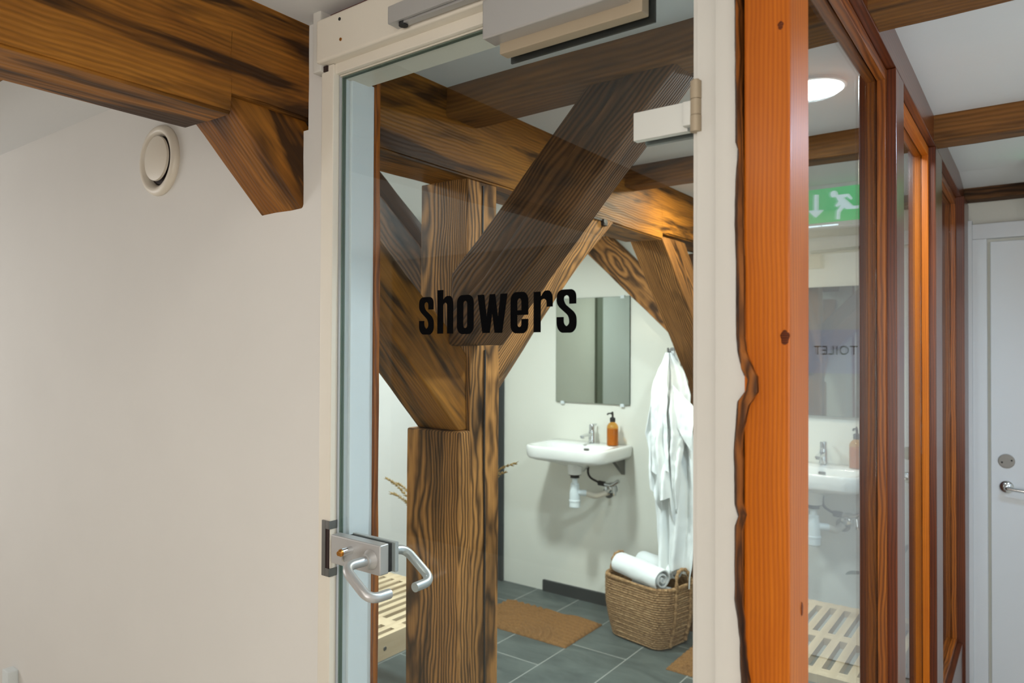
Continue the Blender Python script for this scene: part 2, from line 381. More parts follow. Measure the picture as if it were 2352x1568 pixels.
bm = bmesh.new(); box(bm, (-4.4, -2.1, 0), (-4.3, 1.02, CZ)); tag(finish('wall_side', bm, M['wall'], smooth=None), 'white side wall of the lobby', 'wall', kind='structure')
bm = bmesh.new(); box(bm, (-2.50, YB-.018, 0), (-1.62, YB, .07), .003); tag(finish('baseboard_back', bm, M['slate']), 'black slate skirting below the basin wall', 'skirting', kind='structure')
tag(sbox('trim_1', (-2.85, 3.705, 0), (-2.815, YB, CZ), M['slate']), 'dark corner profile beside the basin wall', 'trim', kind='structure')

wr = empty('window_4', (.25, -2.1, 1.35), 'unseen white-framed window added as soft fill behind the viewer', 'window', kind='structure')
bm = bmesh.new()
for a_, b_ in (((-.40, -2.1, .54), (-.33, -2.07, 2.16)), ((.83, -2.1, .54), (.90, -2.07, 2.16)), ((-.33, -2.1, .54), (.83, -2.07, .60)), ((-.33, -2.1, 2.10), (.83, -2.07, 2.16))): box(bm, a_, b_, .002)
finish('window_frame', bm, M['paint_w'], wr)
bm = bmesh.new(); box(bm, (-.33, -2.099, .60), (.83, -2.09, 2.10)); finish('window_pane', bm, M['glow_pane'], wr)
wr = empty('window_6', (-4.3, -.5, 1.35), 'unseen white-framed window added to brighten the left side of the lobby', 'window', kind='structure')
bm = bmesh.new()
for a_, b_ in (((-4.3, -1.37, .53), (-4.27, -1.30, 2.17)), ((-4.3, .30, .53), (-4.27, .37, 2.17)), ((-4.3, -1.30, .53), (-4.27, .30, .60)), ((-4.3, -1.30, 2.10), (-4.27, .30, 2.17))): box(bm, a_, b_, .002)
finish('window_frame', bm, M['paint_w'], wr)
bm = bmesh.new(); box(bm, (-4.299, -1.30, .60), (-4.29, .30, 2.10)); finish('window_pane', bm, M['glow_pane'], wr)
wr = empty('window_5', (.9, 1.3, 1.3), 'white-framed corridor window', 'window', kind='structure')
bm = bmesh.new()
for a_, b_ in (((.87, .68, .58), (.9, .75, 2.02)), ((.87, 1.85, .58), (.9, 1.92, 2.02)), ((.87, .75, .58), (.9, 1.85, .65)), ((.87, .75, 1.95), (.9, 1.85, 2.02))): box(bm, a_, b_, .002)
finish('window_frame', bm, M['paint_w'], wr)
bm = bmesh.new(); box(bm, (.885, .75, .65), (.895, 1.85, 1.95)); finish('window_pane', bm, M['glow_pane'], wr)
# ---- white door frame (trim_2) with its boards
fr = empty('trim_2', O(-1.36, 1.10, 0), 'cream painted door frame round the glass door', 'door frame', kind='structure')
fr.location.z = 0
def fbox(name, a, b, mat, bev=.003, par=fr):
    bm = bmesh.new(); p, q = O(*a), O(*b); p.z = max(p.z, 0); box(bm, p, q, bev * S); return finish(name, bm, mat, par)
bm = bmesh.new()                                    # left jamb with rebate and stop
p, q = O(-1.384, 1.098, -.2), O(-1.340, 1.118, 2.176); p.z = 0; box(bm, p, q, .004)
jm = finish('jamb', bm, M['paint'], fr)
bm = bmesh.new()
p, q = O(-1.405, 1.1185, -.2), O(-1.342, 1.222, 2.30); p.z = 0; box(bm, p, q, .002)
p, q = O(-1.345, 1.150, -.2), O(-1.333, 1.2215, 2.155); p.z = 0; box(bm, p, q, .002)
finish('door_stop', bm, M['doorwhite'], fr)
bm = bmesh.new()                                    # right jamb
p, q = O(-.443, 1.096, -.2), O(-.371, 1.20, 2.33); p.z = 0; box(bm, p, q, .003)
p, q = O(-.452, 1.106, -.2), O(-.44, 1.20, 2.155); p.z = 0; box(bm, p, q, .001)
finish('jamb', bm, M['paint_w'], fr)
bm = bmesh.new(); box(bm, O(-1.342, 1.104, 2.152), O(-.443, 1.118, 2.2135), .004); box(bm, O(-1.342, 1.118, 2.150), O(-.443, 1.205, 2.27), .002)
finish('head', bm, M['paint'], fr)
bm = bmesh.new(); box(bm, O(-1.378, 1.076, 2.176), O(-.445, 1.118, 2.279), .006, 3); finish('head_board', bm, M['paint'], fr)
fbox('gap_board', (-1.372, 1.114, 2.26), (-.45, 1.122, 2.33), M['redwood'], 0)
bm = bmesh.new(); box(bm, O(-1.402, 1.085, 2.16), O(-1.372, 1.12, 2.318), .005); finish('corner_block', bm, M['paint_w'], fr)
bm = bmesh.new()
for x, z, m_ in ((-1.262, 2.278-.027, 0), (-1.259, 2.204, 1)):
    pass
for x, y, mm in ((825, 33, 'rubber'), (830, 94, 'brass')):
    pass
bm.free()
for X_, Z_, mm, nm in ((-1.292, 2.2595, 'rubber', 'screw_hole'), (-1.288, 2.2115, 'brass', 'screw_hole')):
    bm = bmesh.new(); lathe(bm, [(.0035, 0), (.0035, .004)], O(X_, 1.0745, Z_), (0, 1, 0), 12); finish(nm, bm, M[mm], fr)
bm = bmesh.new(); box(bm, O(-1.3725, 1.1170-.0225, 2.161), O(-1.358, 1.1, 2.174)); finish('notch', bm, M['void'], fr)
# strike plate let into the left jamb
bm = bmesh.new()
for a, b in (((-1.366, 1.0945, .967), (-1.353, 1.0985, 1.097)), ((-1.3528, 1.0946, 1.078), (-1.3395, 1.0985, 1.097)), ((-1.3528, 1.0946, .967), (-1.3395, 1.0985, .986)), ((-1.3390, 1.0944, 1.078), (-1.3382, 1.118, 1.097)), ((-1.3390, 1.0944, .967), (-1.3382, 1.118, .986))):
    box(bm, O(*a), O(*b), .0006)
sp = finish('strike_plate', bm, M['alu_d'], fr)
bm = bmesh.new(); box(bm, O(-1.3535, 1.0965, .985), O(-1.342, 1.0985, 1.079)); finish('latch_pocket', bm, M['void'], fr)  # flat dark plate for the shade inside the pocket
tag(timber('trim_3', [bx(-1.345, -1.3245, 1.222, 1.236, .1, 2.18)], (0, 0, 1), M['red'], amp=.002, bev=.002), 'narrow brown wooden lath along the inner edge of the door frame', 'trim', kind='structure')
# slide rail of the closer on the head board
bm = bmesh.new()
loft(bm, [[O(x, y, z) for y, z in ((1.045, 2.185), (1.045, 2.222), (1.078, 2.222), (1.078, 2.185), (1.070, 2.185), (1.070, 2.212), (1.051, 2.212), (1.051, 2.185))] for x in (-1.079, -.55)])
box(bm, O(-1.102, 1.0448, 2.1848), O(-1.078, 1.0782, 2.2222), .002)
rail = finish('closer_rail', bm, M['alu'], fr)
bm = bmesh.new(); tube(bm, [O(-1.07, 1.06, 2.2135), O(-1.07, 1.06, 2.178)], .009, 16); finish('slider', bm, M['rubber'], rail)
bm = bmesh.new(); hexa(bm, [O(-1.08, 1.053, 2.190), O(-1.08, 1.069, 2.190), O(-1.08, 1.069, 2.181), O(-1.08, 1.053, 2.181)],
     [O(-.70, 1.053, 2.190), O(-.70, 1.069, 2.190), O(-.70, 1.069, 2.178), O(-.70, 1.053, 2.178)]); finish('closer_arm', bm, M['alu'], rail)

# ---- glass door
dr = empty('door_1', O(-.443, 1.122, 0), 'frameless glass door lettered in black, opening into the shower room', 'glass door', kind='structure'); dr.location.z = 0
bm = bmesh.new(); p, q = O(-1.3335, 1.122, 0), O(-.452, 1.1305, 2.147); p.z = .01; box(bm, p, q, .0006, 1)
pane = finish('glass_pane', bm, M['glass'], dr, None)
bm = bmesh.new(); p, q = O(-1.3352, 1.1205, 0), O(-1.3335, 1.132, 2.147); p.z = .01; box(bm, p, q); box(bm, O(-1.3335, 1.1205, 2.147), O(-.452, 1.132, 2.1492)); finish('edge_seal', bm, M['glass_edge'], dr)
# lettering
def rpoly(pts, n=6):
    """pts: (x, y, radius) -> filleted outline"""
    out = []; L = len(pts)
    for i in range(L):
        x, y, r = pts[i]; b = Vector((x, y)); a = Vector(pts[i-1][:2]); c = Vector(pts[(i+1) % L][:2])
        if r <= 0: out.append(b); continue
        r = min(r, (a-b).length*.5, (c-b).length*.5)
        s = b + (a-b).normalized()*r; e = b + (c-b).normalized()*r
        for k in range(n+1):
            q = k/n; out.append(s*(1-q)**2 + b*2*q*(1-q) + e*q*q)
    return out
G = {}
R_ = .2
G['s'] = [[(0, .0+.12, .2), (0, .36, 0), (.36, .36, 0), (.36, .2, .1), (.5, .13, .05), (.63, .2, .08), (.63, .3, .08), (.56, .4, .1), (.12, .6, .12), (0, .70, .15), (0, .93, .2), (.2, 1.02, .15), (.8, 1.02, .2), (.98, .93, .2), (.98, .67, 0), (.63, .67, 0), (.63, .84, .08), (.5, .89, .08), (.37, .84, .08), (.37, .76, .08), (.45, .66, .1), (.87, .48, .12), (1, .37, .15), (1, .1, .2), (.8, -.02, .2), (.2, -.02, .2)]]
G['h'] = [[(0, 0, 0), (0, 1.19, 0), (.38, 1.19, 0), (.38, .93, 0), (.55, 1.02, .1), (.85, 1.02, .15), (1, .9, .15), (1, 0, 0), (.62, 0, 0), (.62, .80, .06), (.5, .85, .06), (.38, .80, .06), (.38, 0, 0)]]
G['o'] = [[(0, .1, .2), (0, .9, .2), (.2, 1.02, .2), (.8, 1.02, .2), (1, .9, .2), (1, .1, .2), (.8, -.02, .2), (.2, -.02, .2)],
          [(.385, .17, .1), (.385, .83, .1), (.5, .87, .1), (.615, .83, .1), (.615, .17, .1), (.5, .13, .1)]]
G['w'] = [[(0, 1, 0), (.23, 1, 0), (.315, .42, 0), (.41, 1, 0), (.60, 1, 0), (.69, .42, 0), (.77, 1, 0), (1, 1, 0), (.83, 0, 0), (.58, 0, 0), (.5, .5, 0), (.42, 0, 0), (.17, 0, 0)]]
G['e'] = [[(0, .1, .2), (0, .9, .2), (.2, 1.02, .2), (.8, 1.02, .2), (1, .9, .2), (1, .44, 0), (.385, .44, 0), (.385, .17, .1), (.5, .13, .05), (.615, .17, .1), (.615, .34, 0), (1, .34, 0), (1, .1, .2), (.8, -.02, .2), (.2, -.02, .2)],
          [(.385, .56, 0), (.385, .82, .1), (.5, .87, .05), (.615, .82, .1), (.615, .56, 0)]]
G['r'] = [[(0, 0, 0), (0, 1, 0), (.38, 1, 0), (.38, .88, 0), (.55, 1.02, .1), (.85, 1.02, .12), (1, .9, .14), (1, .62, 0), (.68, .62, 0), (.68, .78, .06), (.53, .83, .08), (.38, .78, .06), (.38, 0, 0)]]
def text_mesh(splines, name):
    cu = bpy.data.curves.new(name, 'CURVE'); cu.dimensions = '2D'; cu.fill_mode = 'BOTH'; cu.extrude = .0002
    for pts in splines:
        s = cu.splines.new('POLY'); s.points.add(len(pts)-1); s.use_cyclic_u = True
        for p, v in zip(s.points, pts): p.co = (v[0], v[1], 0, 1)
    ob = bpy.data.objects.new(name, cu); COL.objects.link(ob); bpy.context.view_layer.update()
    me = bpy.data.meshes.new_from_object(ob.evaluated_get(bpy.context.evaluated_depsgraph_get()))
    bpy.data.objects.remove(ob); return me
def vec_text(name, splines, world, mat, parent):
    """flat lettering: 2D (x, z) splines put through world(x, z, depth)"""
    me = text_mesh(splines, name); bm = bmesh.new(); bm.from_mesh(me)
    for v in bm.verts: v.co = world(v.co.x, v.co.y, v.co.z)
    return finish(name, bm, mat, parent, None)
spl = []
for ch, x0, x1 in (('s', -1.0789, -1.0356), ('h', -1.0256, -.9811), ('o', -.9709, -.9258), ('w', -.9161, -.84), ('e', -.8326, -.7899), ('r', -.7777, -.7339), ('s', -.7253, -.6816)):
    for c in G[ch]: spl.append([(x0 + (x1-x0)*p[0], 1.5340 + .0773*p[1]) for p in rpoly(c)])
vec_text('lettering', spl, lambda x, z, d: O(x, 1.1212 + d, z), M['black'], pane)
# lock and lever handles
bm = bmesh.new(); box(bm, O(-1.3315, 1.094, 1.0015), O(-1.1665, 1.121, 1.0685), .003, 3); lock = finish('lock_case', bm, M['alu'], dr)
bm = bmesh.new(); box(bm, O(-1.30, 1.1315, 1.003), O(-1.157, 1.142, 1.070), .002, 2); lock2 = finish('lock_case', bm, M['alu'], dr)
bm = bmesh.new(); box(bm, O(-1.3, 1.1195, 1.004), O(-1.1685, 1.133, 1.0665)); finish('gasket', bm, M['rubber'], dr)
bm = bmesh.new(); lathe(bm, [(.0205, 0), (.0205, .001), (.014, .010), (.0135, .014)], O(-1.197, 1.094, 1.0335), (0, -1, 0), 32); finish('handle_rose', bm, M['alu'], lock)
bm = bmesh.new(); tube(bm, arc_path([O(-1.197, 1.088, 1.0335), O(-1.197, 1.018, 1.0345), O(-1.1095, 1.012, .9850), O(-1.1085, 1.067, .9835)], .026, 10), .0098, 20); finish('lever_handle', bm, M['alu'], lock)
bm = bmesh.new(); tube(bm, [O(-1.197, 1.0865, 1.0335), O(-1.197, 1.0845, 1.0335)], .0103, 20); finish('collar', bm, M['rubber'], lock)
bm = bmesh.new(); tube(bm, arc_path([O(-1.210, 1.140, 1.0325), O(-1.210, 1.212, 1.0325), O(-1.1255, 1.218, .9700), O(-1.1245, 1.160, .9690)], .026, 10), .0098, 20); finish('lever_handle', bm, M['alu'], lock2)
bm = bmesh.new(); tube(bm, [O(-1.262, 1.096, 1.0435), O(-1.262, 1.066, 1.0435)], .0082, 24); box(bm, O(-1.266, 1.070, 1.0225), O(-1.257, 1.095, 1.040), .002)
cyl = finish('lock_cylinder', bm, M['chrome'], lock)
bm = bmesh.new(); lathe(bm, [(.0075, 0), (.0075, .004), (.005, .007), (.0048, .009)], O(-1.262, 1.067, 1.0435), (0, -1, 0), 20); finish('key_core', bm, M['brass'], cyl)
bm = bmesh.new(); box(bm, O(-1.2628, 1.0575, 1.0405), O(-1.2612, 1.0595, 1.0465)); finish('keyhole', bm, M['rubber'], cyl)
# hinge
hg_bm = bmesh.new(); box(hg_bm, O(-.560, 1.106, 1.8595), O(-.462, 1.1212, 1.9080), .0012); hg = finish('hinge', hg_bm, M['hingepl'], dr)
bm = bmesh.new(); box(bm, O(-.55, 1.1315, 1.856), O(-.456, 1.142, 1.905), .001); finish('clamp_plate', bm, M['alu_d'], hg)
bm = bmesh.new(); tube(bm, [O(-.4430, 1.094, z) for z in (1.8520, 1.8775)], .0082, 24); tube(bm, [O(-.4430, 1.094, z) for z in (1.8785, 1.9035)], .0079, 24); tube(bm, [O(-.4430, 1.094, z) for z in (1.9045, 1.9330)], .0082, 24)
tube(bm, [O(-.4430, 1.094, z) for z in (1.933, 1.936)], .005, 24); tube(bm, [O(-.4430, 1.094, z) for z in (1.86, 1.92)], .0068, 16); finish('hinge_barrel', bm, M['alu_b'], hg)
bm = bmesh.new(); box(bm, O(-.466, 1.092, 1.864), O(-.447, 1.108, 1.9045), .003); finish('knuckle', bm, M['hingepl'], hg)
# closer body on the door
bm = bmesh.new(); box(bm, O(-.857, 1.058, 2.0945), O(-.560, 1.100, 2.170), .004, 3); cb = finish('closer_body', bm, M['alu'], dr)
bm = bmesh.new(); box(bm, O(-.842, 1.094, 2.0735), O(-.538, 1.121, 2.165), .003); finish('mounting_plate', bm, M['alu_b'], cb)
bm = bmesh.new(); box(bm, O(-.560, 1.064, 2.100), O(-.552, 1.096, 2.168)); finish('end_cap', bm, M['rubber'], cb)
bm = bmesh.new(); box(bm, O(-.842, 1.1315, 2.068), O(-.532, 1.136, 2.165)); finish('back_plate', bm, M['rubber'], dr)

# ================================================================== TIMBER FRAME OF THE HOUSE
# long beam running away over the wall
bot = [(-2.3, 2.032), (.30, 2.026), (.908, 2.028), (.908, 2.075), (1.13, 2.068), (1.3, 2.052), (2.0, 2.05), (3.19, 2.035), (3.19, 2.068), (4.1, 2.075)]
pb = []
for (y0, z0), (y1, z1) in zip(bot, bot[1:]):
    if y1 - y0 < .001: continue
    pb.append(([(-1.46, y0, z0), (-1.46, y0, 2.325), (-1.69, y0, 2.325), (-1.69, y0, z0+.022), (-1.66, y0, z0+.004)], [(-1.46, y1, z1), (-1.46, y1, 2.325), (-1.69, y1, 2.325), (-1.69, y1, z1+.022), (-1.66, y1, z1+.004)]))
def join_timber(name, polys, axis, mat, **kw):
    return timber(name, polys, axis, mat, **kw)
bmB = bmesh.new()
def beam_mesh():
    fr_ = frame_of(O(-1.575, -2.3, 2.17), (0, 1, 0)); bm = bmesh.new()
    prof = lambda z0: [(-1.46, z0), (-1.46, 2.16), (-1.46, 2.322), (-1.69, 2.322), (-1.69, 2.17), (-1.69, z0+.03), (-1.66, z0+.006)]
    ys = []
    for (y0, z0), (y1, z1) in zip(bot, bot[1:]):
        if y1 - y0 < .001: ys.append((y1+.002, z1)); continue
        n = max(1, int((y1-y0)/.07))
        for k in range(n+1):
            t_ = k/n
            if ys and abs(ys[-1][0]-(y0+(y1-y0)*t_)) < .001: continue
            ys.append((y0+(y1-y0)*t_, z0+(z1-z0)*t_))
    rings = [[O(x, y, z) for x, z in prof(zz)] for y, zz in ys]
    loft(bm, rings)
    bmesh.ops.recalc_face_normals(bm, faces=bm.faces)
    long_e = [e for e in bm.edges if e.calc_face_angle(0) > .4 and abs((e.verts[0].co-e.verts[1].co).normalized().y) > .9]
    bmesh.ops.bevel(bm, geom=long_e, offset=.006, segments=2, affect='EDGES')
    bmesh.ops.subdivide_edges(bm, edges=[e for e in bm.edges if e.calc_length() > .09], cuts=2, use_grid_fill=True)
    bm.normal_update(); inv = fr_.inverted()
    for v in bm.verts:
        c = inv @ v.co; q = Vector((c.x*2.6, c.y*13, c.z*13)); v.co += v.normal*(noise.noise(q)*.004 + noise.noise(q*3)*.0018)
    return bm, fr_
bmB.free(); bmB, frB = beam_mesh()
tag(finish('timber_beam', bmB, M['beam_gold'], None, 40, frB), 'long smoke-stained wall beam running from over the white wall through into the shower room', 'beam')
timber('timber_brace', [yz([(.90, 2.078), (1.717, 1.243), (1.765, 1.243), (1.765, 1.48), (1.66, 1.575), (1.342, 1.838), (1.12, 2.082)], -1.656, -1.478)], (0, -1, 1), M['beam_gold'],
       'brace rising left from the near post through the white wall to the beam notch', 'brace', amp=.003)
post1 = [bx(-1.69, -1.46, 1.70, 1.757, -.2, 1.243), bx(-1.688, -1.462, 1.755, 1.905, -.2, 1.52), bx(-1.688, -1.475, 1.757, 1.903, 1.51, 2.06)]
def zfix(o):
    return o
bm = bmesh.new()
for a, b in post1: hexa(bm, [Vector((p.x, p.y, max(p.z, 0))) for p in (O(*q) for q in a)], [Vector((p.x, p.y, max(p.z, 0))) for p in (O(*q) for q in b)])
fr1 = frame_of(O(-1.575, 1.80, -.15), (0, 0, 1)); rough_up(bm, fr1, .09, .003, .006, 3)
p1 = tag(finish('timber_post', bm, M['beam'], None, 40, fr1), 'thick old post with a long drying crack standing in the middle of the door opening', 'post')
bm = bmesh.new()
cr = []
for k in range(60):
    z = -.1 + k*(1.60/59); y = 1.832 + .004*noise.noise(Vector((z*3, 1, 2))) - .006*z; wd = .0022 + .0016*noise.noise(Vector((z*6, 5, 2)))
    cr.append((y, z, wd))
for (y0, z0, w0), (y1, z1, w1) in zip(cr, cr[1:]):
    a0, a1, b1, b0 = O(-1.4615, y0-w0, z0), O(-1.4615, y0+w0, z0), O(-1.4615, y1+w1, z1), O(-1.4615, y1-w1, z1)
    for p in (a0, a1, b0, b1): p.z = max(p.z, 0)
    dx = Vector((.0045, 0, 0)); hexa(bm, [a0, a1, b1, b0], [a0+dx, a1+dx, b1+dx, b0+dx])
finish('drying_crack', bm, M['rubber'], p1)
bm = bmesh.new(); hexa(bm, *[[O(x, y, z) for y, z in ((1.822, 1.53), (1.828, 1.53), (1.831, 2.04), (1.826, 2.04))] for x in (-1.474, -1.4705)]); finish('drying_crack', bm, M['rubber'], p1)
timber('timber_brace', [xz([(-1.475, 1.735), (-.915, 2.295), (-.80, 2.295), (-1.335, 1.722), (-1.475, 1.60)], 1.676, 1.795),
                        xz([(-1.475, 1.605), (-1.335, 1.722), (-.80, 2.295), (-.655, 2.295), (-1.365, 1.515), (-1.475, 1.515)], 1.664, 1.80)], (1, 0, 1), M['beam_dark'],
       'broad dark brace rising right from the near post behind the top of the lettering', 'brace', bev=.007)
timber('timber_brace', [yz([(1.90, 1.40), (2.44, 1.845), (2.72, 2.06), (2.40, 2.06), (1.90, 1.64)], -1.66, -1.462),
                        ([(-1.66, 1.90, 1.305), (-1.66, 2.51, 1.870), (-1.66, 2.71, 2.05), (-1.66, 2.66, 2.05), (-1.66, 2.44, 1.85), (-1.66, 1.90, 1.40)],
                         [(-1.515, 1.90, 1.290), (-1.515, 2.51, 1.868), (-1.515, 2.71, 2.05), (-1.462, 2.66, 2.05), (-1.462, 2.44, 1.85), (-1.462, 1.90, 1.40)])], (0, 1, 1), M['beam'],
       'lamplit golden brace rising from the near post towards the mirror, behind the last letters', 'brace')
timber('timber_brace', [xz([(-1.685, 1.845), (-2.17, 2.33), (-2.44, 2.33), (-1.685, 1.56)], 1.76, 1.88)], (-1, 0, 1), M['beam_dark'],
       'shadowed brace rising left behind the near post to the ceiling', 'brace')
timber('timber_brace', [yz([(3.22, 2.065), (4.045, 1.245), (4.10, 1.245), (4.10, 1.50), (4.0, 1.57), (3.52, 2.065)], -1.656, -1.482)], (0, 1, -1), M['beam'],
       'brace coming down from the beam notch to the right above the hanging towels', 'brace')
timber('timber_brace', [xz([(-1.69, 1.50), (-2.49, 2.235), (-2.22, 2.235), (-1.69, 1.745)], 4.035, 4.098)], (-1, 0, 1), M['beam'],
       'pale golden brace slanting down over the basin wall above the mirror', 'brace')
bm = bmesh.new()
for a, b in (bx(-1.69, -1.46, 4.02, 4.09, -.2, 1.243), bx(-1.688, -1.462, 4.045, 4.09, 1.23, 2.08)):
    hexa(bm, [Vector((p.x, p.y, max(p.z, 0))) for p in (O(*q) for q in a)], [Vector((p.x, p.y, max(p.z, 0))) for p in (O(*q) for q in b)])
fr2 = frame_of(O(-1.575, 4.05, -.15), (0, 0, 1)); rough_up(bm, fr2, .09, .003, .006, 9)
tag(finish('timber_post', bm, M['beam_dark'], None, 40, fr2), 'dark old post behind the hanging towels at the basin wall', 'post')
timber('ceiling_joist', [bx(-3.6, -1.69, .56, .72, 2.215, 2.325)], (1, 0, 0), M['joist'], 'end of a joist showing behind the long beam in the upper left corner', 'joist', amp=.004)
timber('ceiling_joist', [bx(-1.47, .97, 1.635, 1.785, 2.218, 2.325)], (1, 0, 0), M['joist'], 'nearest ceiling joist crossing above the glass door and the window partition', 'joist', amp=.004)
timber('ceiling_joist', [bx(-1.47, .97, 2.80, 2.925, 2.218, 2.325)], (1, 0, 0), M['joist'], 'middle ceiling joist between the round lamp and the exit sign', 'joist', amp=.004)
timber('ceiling_joist', [bx(-.29, .98, 4.00, 4.098, 2.22, 2.285)], (1, 0, 0), M['beam_dark'], 'dark joist against the end wall over the toilet door', 'joist', amp=.002)
bm = bmesh.new(); tube(bm, [O(-1.47, 2.60, 2.032), O(-1.445, 2.60, 2.034)], .009, 8); box(bm, O(-1.455, 2.50, 2.036), O(-1.452, 2.61, 2.044)); box(bm, O(-1.462, 2.592, 2.018), O(-1.446, 2.625, 2.044), .002)
tag(finish('iron_bolt', bm, M['rubber']), 'black iron bolt and strap on the beam above the golden brace', 'bolt')

# ================================================================== GLAZED PARTITION ON THE RIGHT
def vtim(name, x0, x1, y0, y1, z0, z1, mat, parent=None, amp=.0008, bev=.0025, ax=(0, 0, 1)):
    bm = bmesh.new(); a, b = bx(x0, x1, y0, y1, z0, z1)
    hexa(bm, [Vector((p.x, p.y, max(p.z, 0))) for p in (O(*q) for q in a)], [Vector((p.x, p.y, max(p.z, 0))) for p in (O(*q) for q in b)])
    c = O((x0+x1)/2, (y0+y1)/2, (z0+z1)/2); fr_ = frame_of(c, ax)
    rough_up(bm, fr_, .3, amp, bev, x0*7+y0); return finish(name, bm, mat, parent, 40, fr_)
tag(vtim('trim_4', -.3535, -.287, 1.058, 1.161, -.2, 2.33, M['orange'], bev=.003), 'bright orange varnished corner post right of the glass door', 'corner post', kind='structure')
def knot(name, c, nrm, rx_, rz_, par=None):
    bm = bmesh.new(); c = Vector(c); u = Vector(nrm).cross(Vector((0, 0, 1))).normalized(); z = Vector((0, 0, 1)); rings = []
    for r_, h in ((1, -.0005), (.8, .0004), (.4, .0006)):
        rings.append([c + u*math.cos(a*PI/12)*rx_*r_*(1+.15*math.sin(a*1.3)) + z*math.sin(a*PI/12)*rz_*r_ + Vector(nrm)*h for a in range(24)])
    loft(bm, rings); return finish(name, bm, M['knot'], par)
post_o = bpy.data.objects['trim_4']
knot('knot', O(-.2945, 1.0578, 1.52), (0, -1, 0), .006, .011, post_o); knot('knot', O(-.300, 1.0578, 1.972), (0, -1, 0), .0045, .007, post_o); knot('knot', O(-.2868, 1.1205, 1.115), (1, 0, 0), .004, .010, post_o)
# live-edge lath and dark-coloured recess board between post and plaster
Lp = [(-.3717, 2.3), (-.3717, 2.037), (-.3709, 1.923), (-.3702, 1.816), (-.3668, 1.805), (-.3702, 1.756), (-.3715, 1.69), (-.3694, 1.636), (-.3694, 1.538), (-.3674, 1.501), (-.3614, 1.473), (-.3535, 1.457), (-.3548, 1.441), (-.3673, 1.424), (-.3726, 1.351), (-.3712, 1.269), (-.3653, 1.252), (-.3712, 1.237), (-.3712, 1.127), (-.3632, 1.069), (-.3632, 1.036), (-.3612, 1.001), (-.366, .9), (-.366, -.13)]
Rp = [(-.3683, 2.3), (-.3683, 2.036), (-.3669, 1.922), (-.3629, 1.815), (-.3625, 1.80), (-.3615, 1.755), (-.3608, 1.689), (-.3588, 1.636), (-.3581, 1.538), (-.3568, 1.501), (-.3463, 1.473), (-.3385, 1.462), (-.3385, 1.439), (-.3515, 1.419), (-.362, 1.372), (-.362, 1.27), (-.3554, 1.253), (-.3619, 1.228), (-.3619, 1.129), (-.3573, 1.07), (-.3553, 1.038), (-.3507, 1.004), (-.356, .9), (-.356, -.13)]
def strip(name, A, B, y0, y1, mat, n=6, jag=.0012):
    bm = bmesh.new(); ra = []; 
    for i in range(len(A)-1):
        for k in range(n):
            t_ = k/n; za = A[i][1]+(A[i+1][1]-A[i][1])*t_
            xa = A[i][0]+(A[i+1][0]-A[i][0])*t_ + jag*noise.noise(Vector((za*60, 1, 0))); xb = B[i][0]+(B[i+1][0]-B[i][0])*t_ + jag*noise.noise(Vector((za*45, 7, 0)))
            zb = B[i][1]+(B[i+1][1]-B[i][1])*t_; ra.append((xa, za, xb, zb))
    rings = [[O(a, y0+.004, z), O((a+c)/2, y0, (z+d)/2), O(c, y0+.003, d), O(c, y1, d), O(a, y1, z)] for a, z, c, d in ra]
    loft(bm, rings); c = O(-.36, y0, .5); return finish(name, bm, mat, None, 60, frame_of(c, (0, 0, 1)))
A2 = [(a[0], a[1]) for a in Lp]
q_ = 1.052/1.075
tag(strip('trim_12', [(-.40, b_) for a_, b_ in Lp], [(a_+.0012, b_) for a_, b_ in Lp], 1.0625, 1.098, M['paint_w'], 6, .0010), 'ragged plaster edge against the bark-edged lath', 'trim', kind='structure')
tag(strip('trim_5', [(a_*q_, 1.5+(b_-1.5)*q_) for a_, b_ in A2], [(a_*q_, 1.5+(b_-1.5)*q_) for a_, b_ in Rp], 1.046, 1.084, M['bark'], 8, .0016), 'ragged bark-edged lath between white plaster and orange post', 'trim', kind='structure')
bm = bmesh.new(); p, q = O(-.371, 1.085, -.2), O(-.3537, 1.10, 2.33); p.z = 0; box(bm, p, q); tag(finish('trim_6', bm, M['void']), 'board coloured dark for the shaded gap behind the bark-edged lath', 'trim', kind='structure')
ZR = 2.215; ZS = .17
GX0, GX1 = -.334, -.3295
bays = [(1.161, 2.008), (2.134, 2.86), (3.05, 3.86)]
tag(vtim('trim_7', -.374, -.287, 2.008, 2.134, -.2, ZR, M['redd']), 'brown varnished mullion between the first and second window of the partition', 'mullion', kind='structure')
tag(vtim('trim_8', -.374, -.287, 2.86, 3.05, -.2, ZR, M['redd']), 'golden varnished mullion under the middle joist', 'mullion', kind='structure')
tag(vtim('trim_9', -.370, -.275, 3.86, 4.10, -.2, ZR, M['redd']), 'reddish end post of the partition beside the white toilet door frame', 'mullion', kind='structure')
bm = bmesh.new()
railp = [bx(-.405, -.287, 1.161, 4.0, ZR, ZR+.005)]
vt = tag(vtim('trim_10', -.374, -.287, 1.161, 3.998, ZR, 2.3245, M['redd'], ax=(0, 1, 0)), 'varnished top rail of the window partition meeting the ceiling', 'rail', kind='structure'); bm.free()
tag(vtim('trim_11', -.374, -.287, 1.165, 3.86, -.2, ZS, M['redd'], ax=(0, 1, 0)), 'varnished bottom rail of the window partition', 'rail', kind='structure')
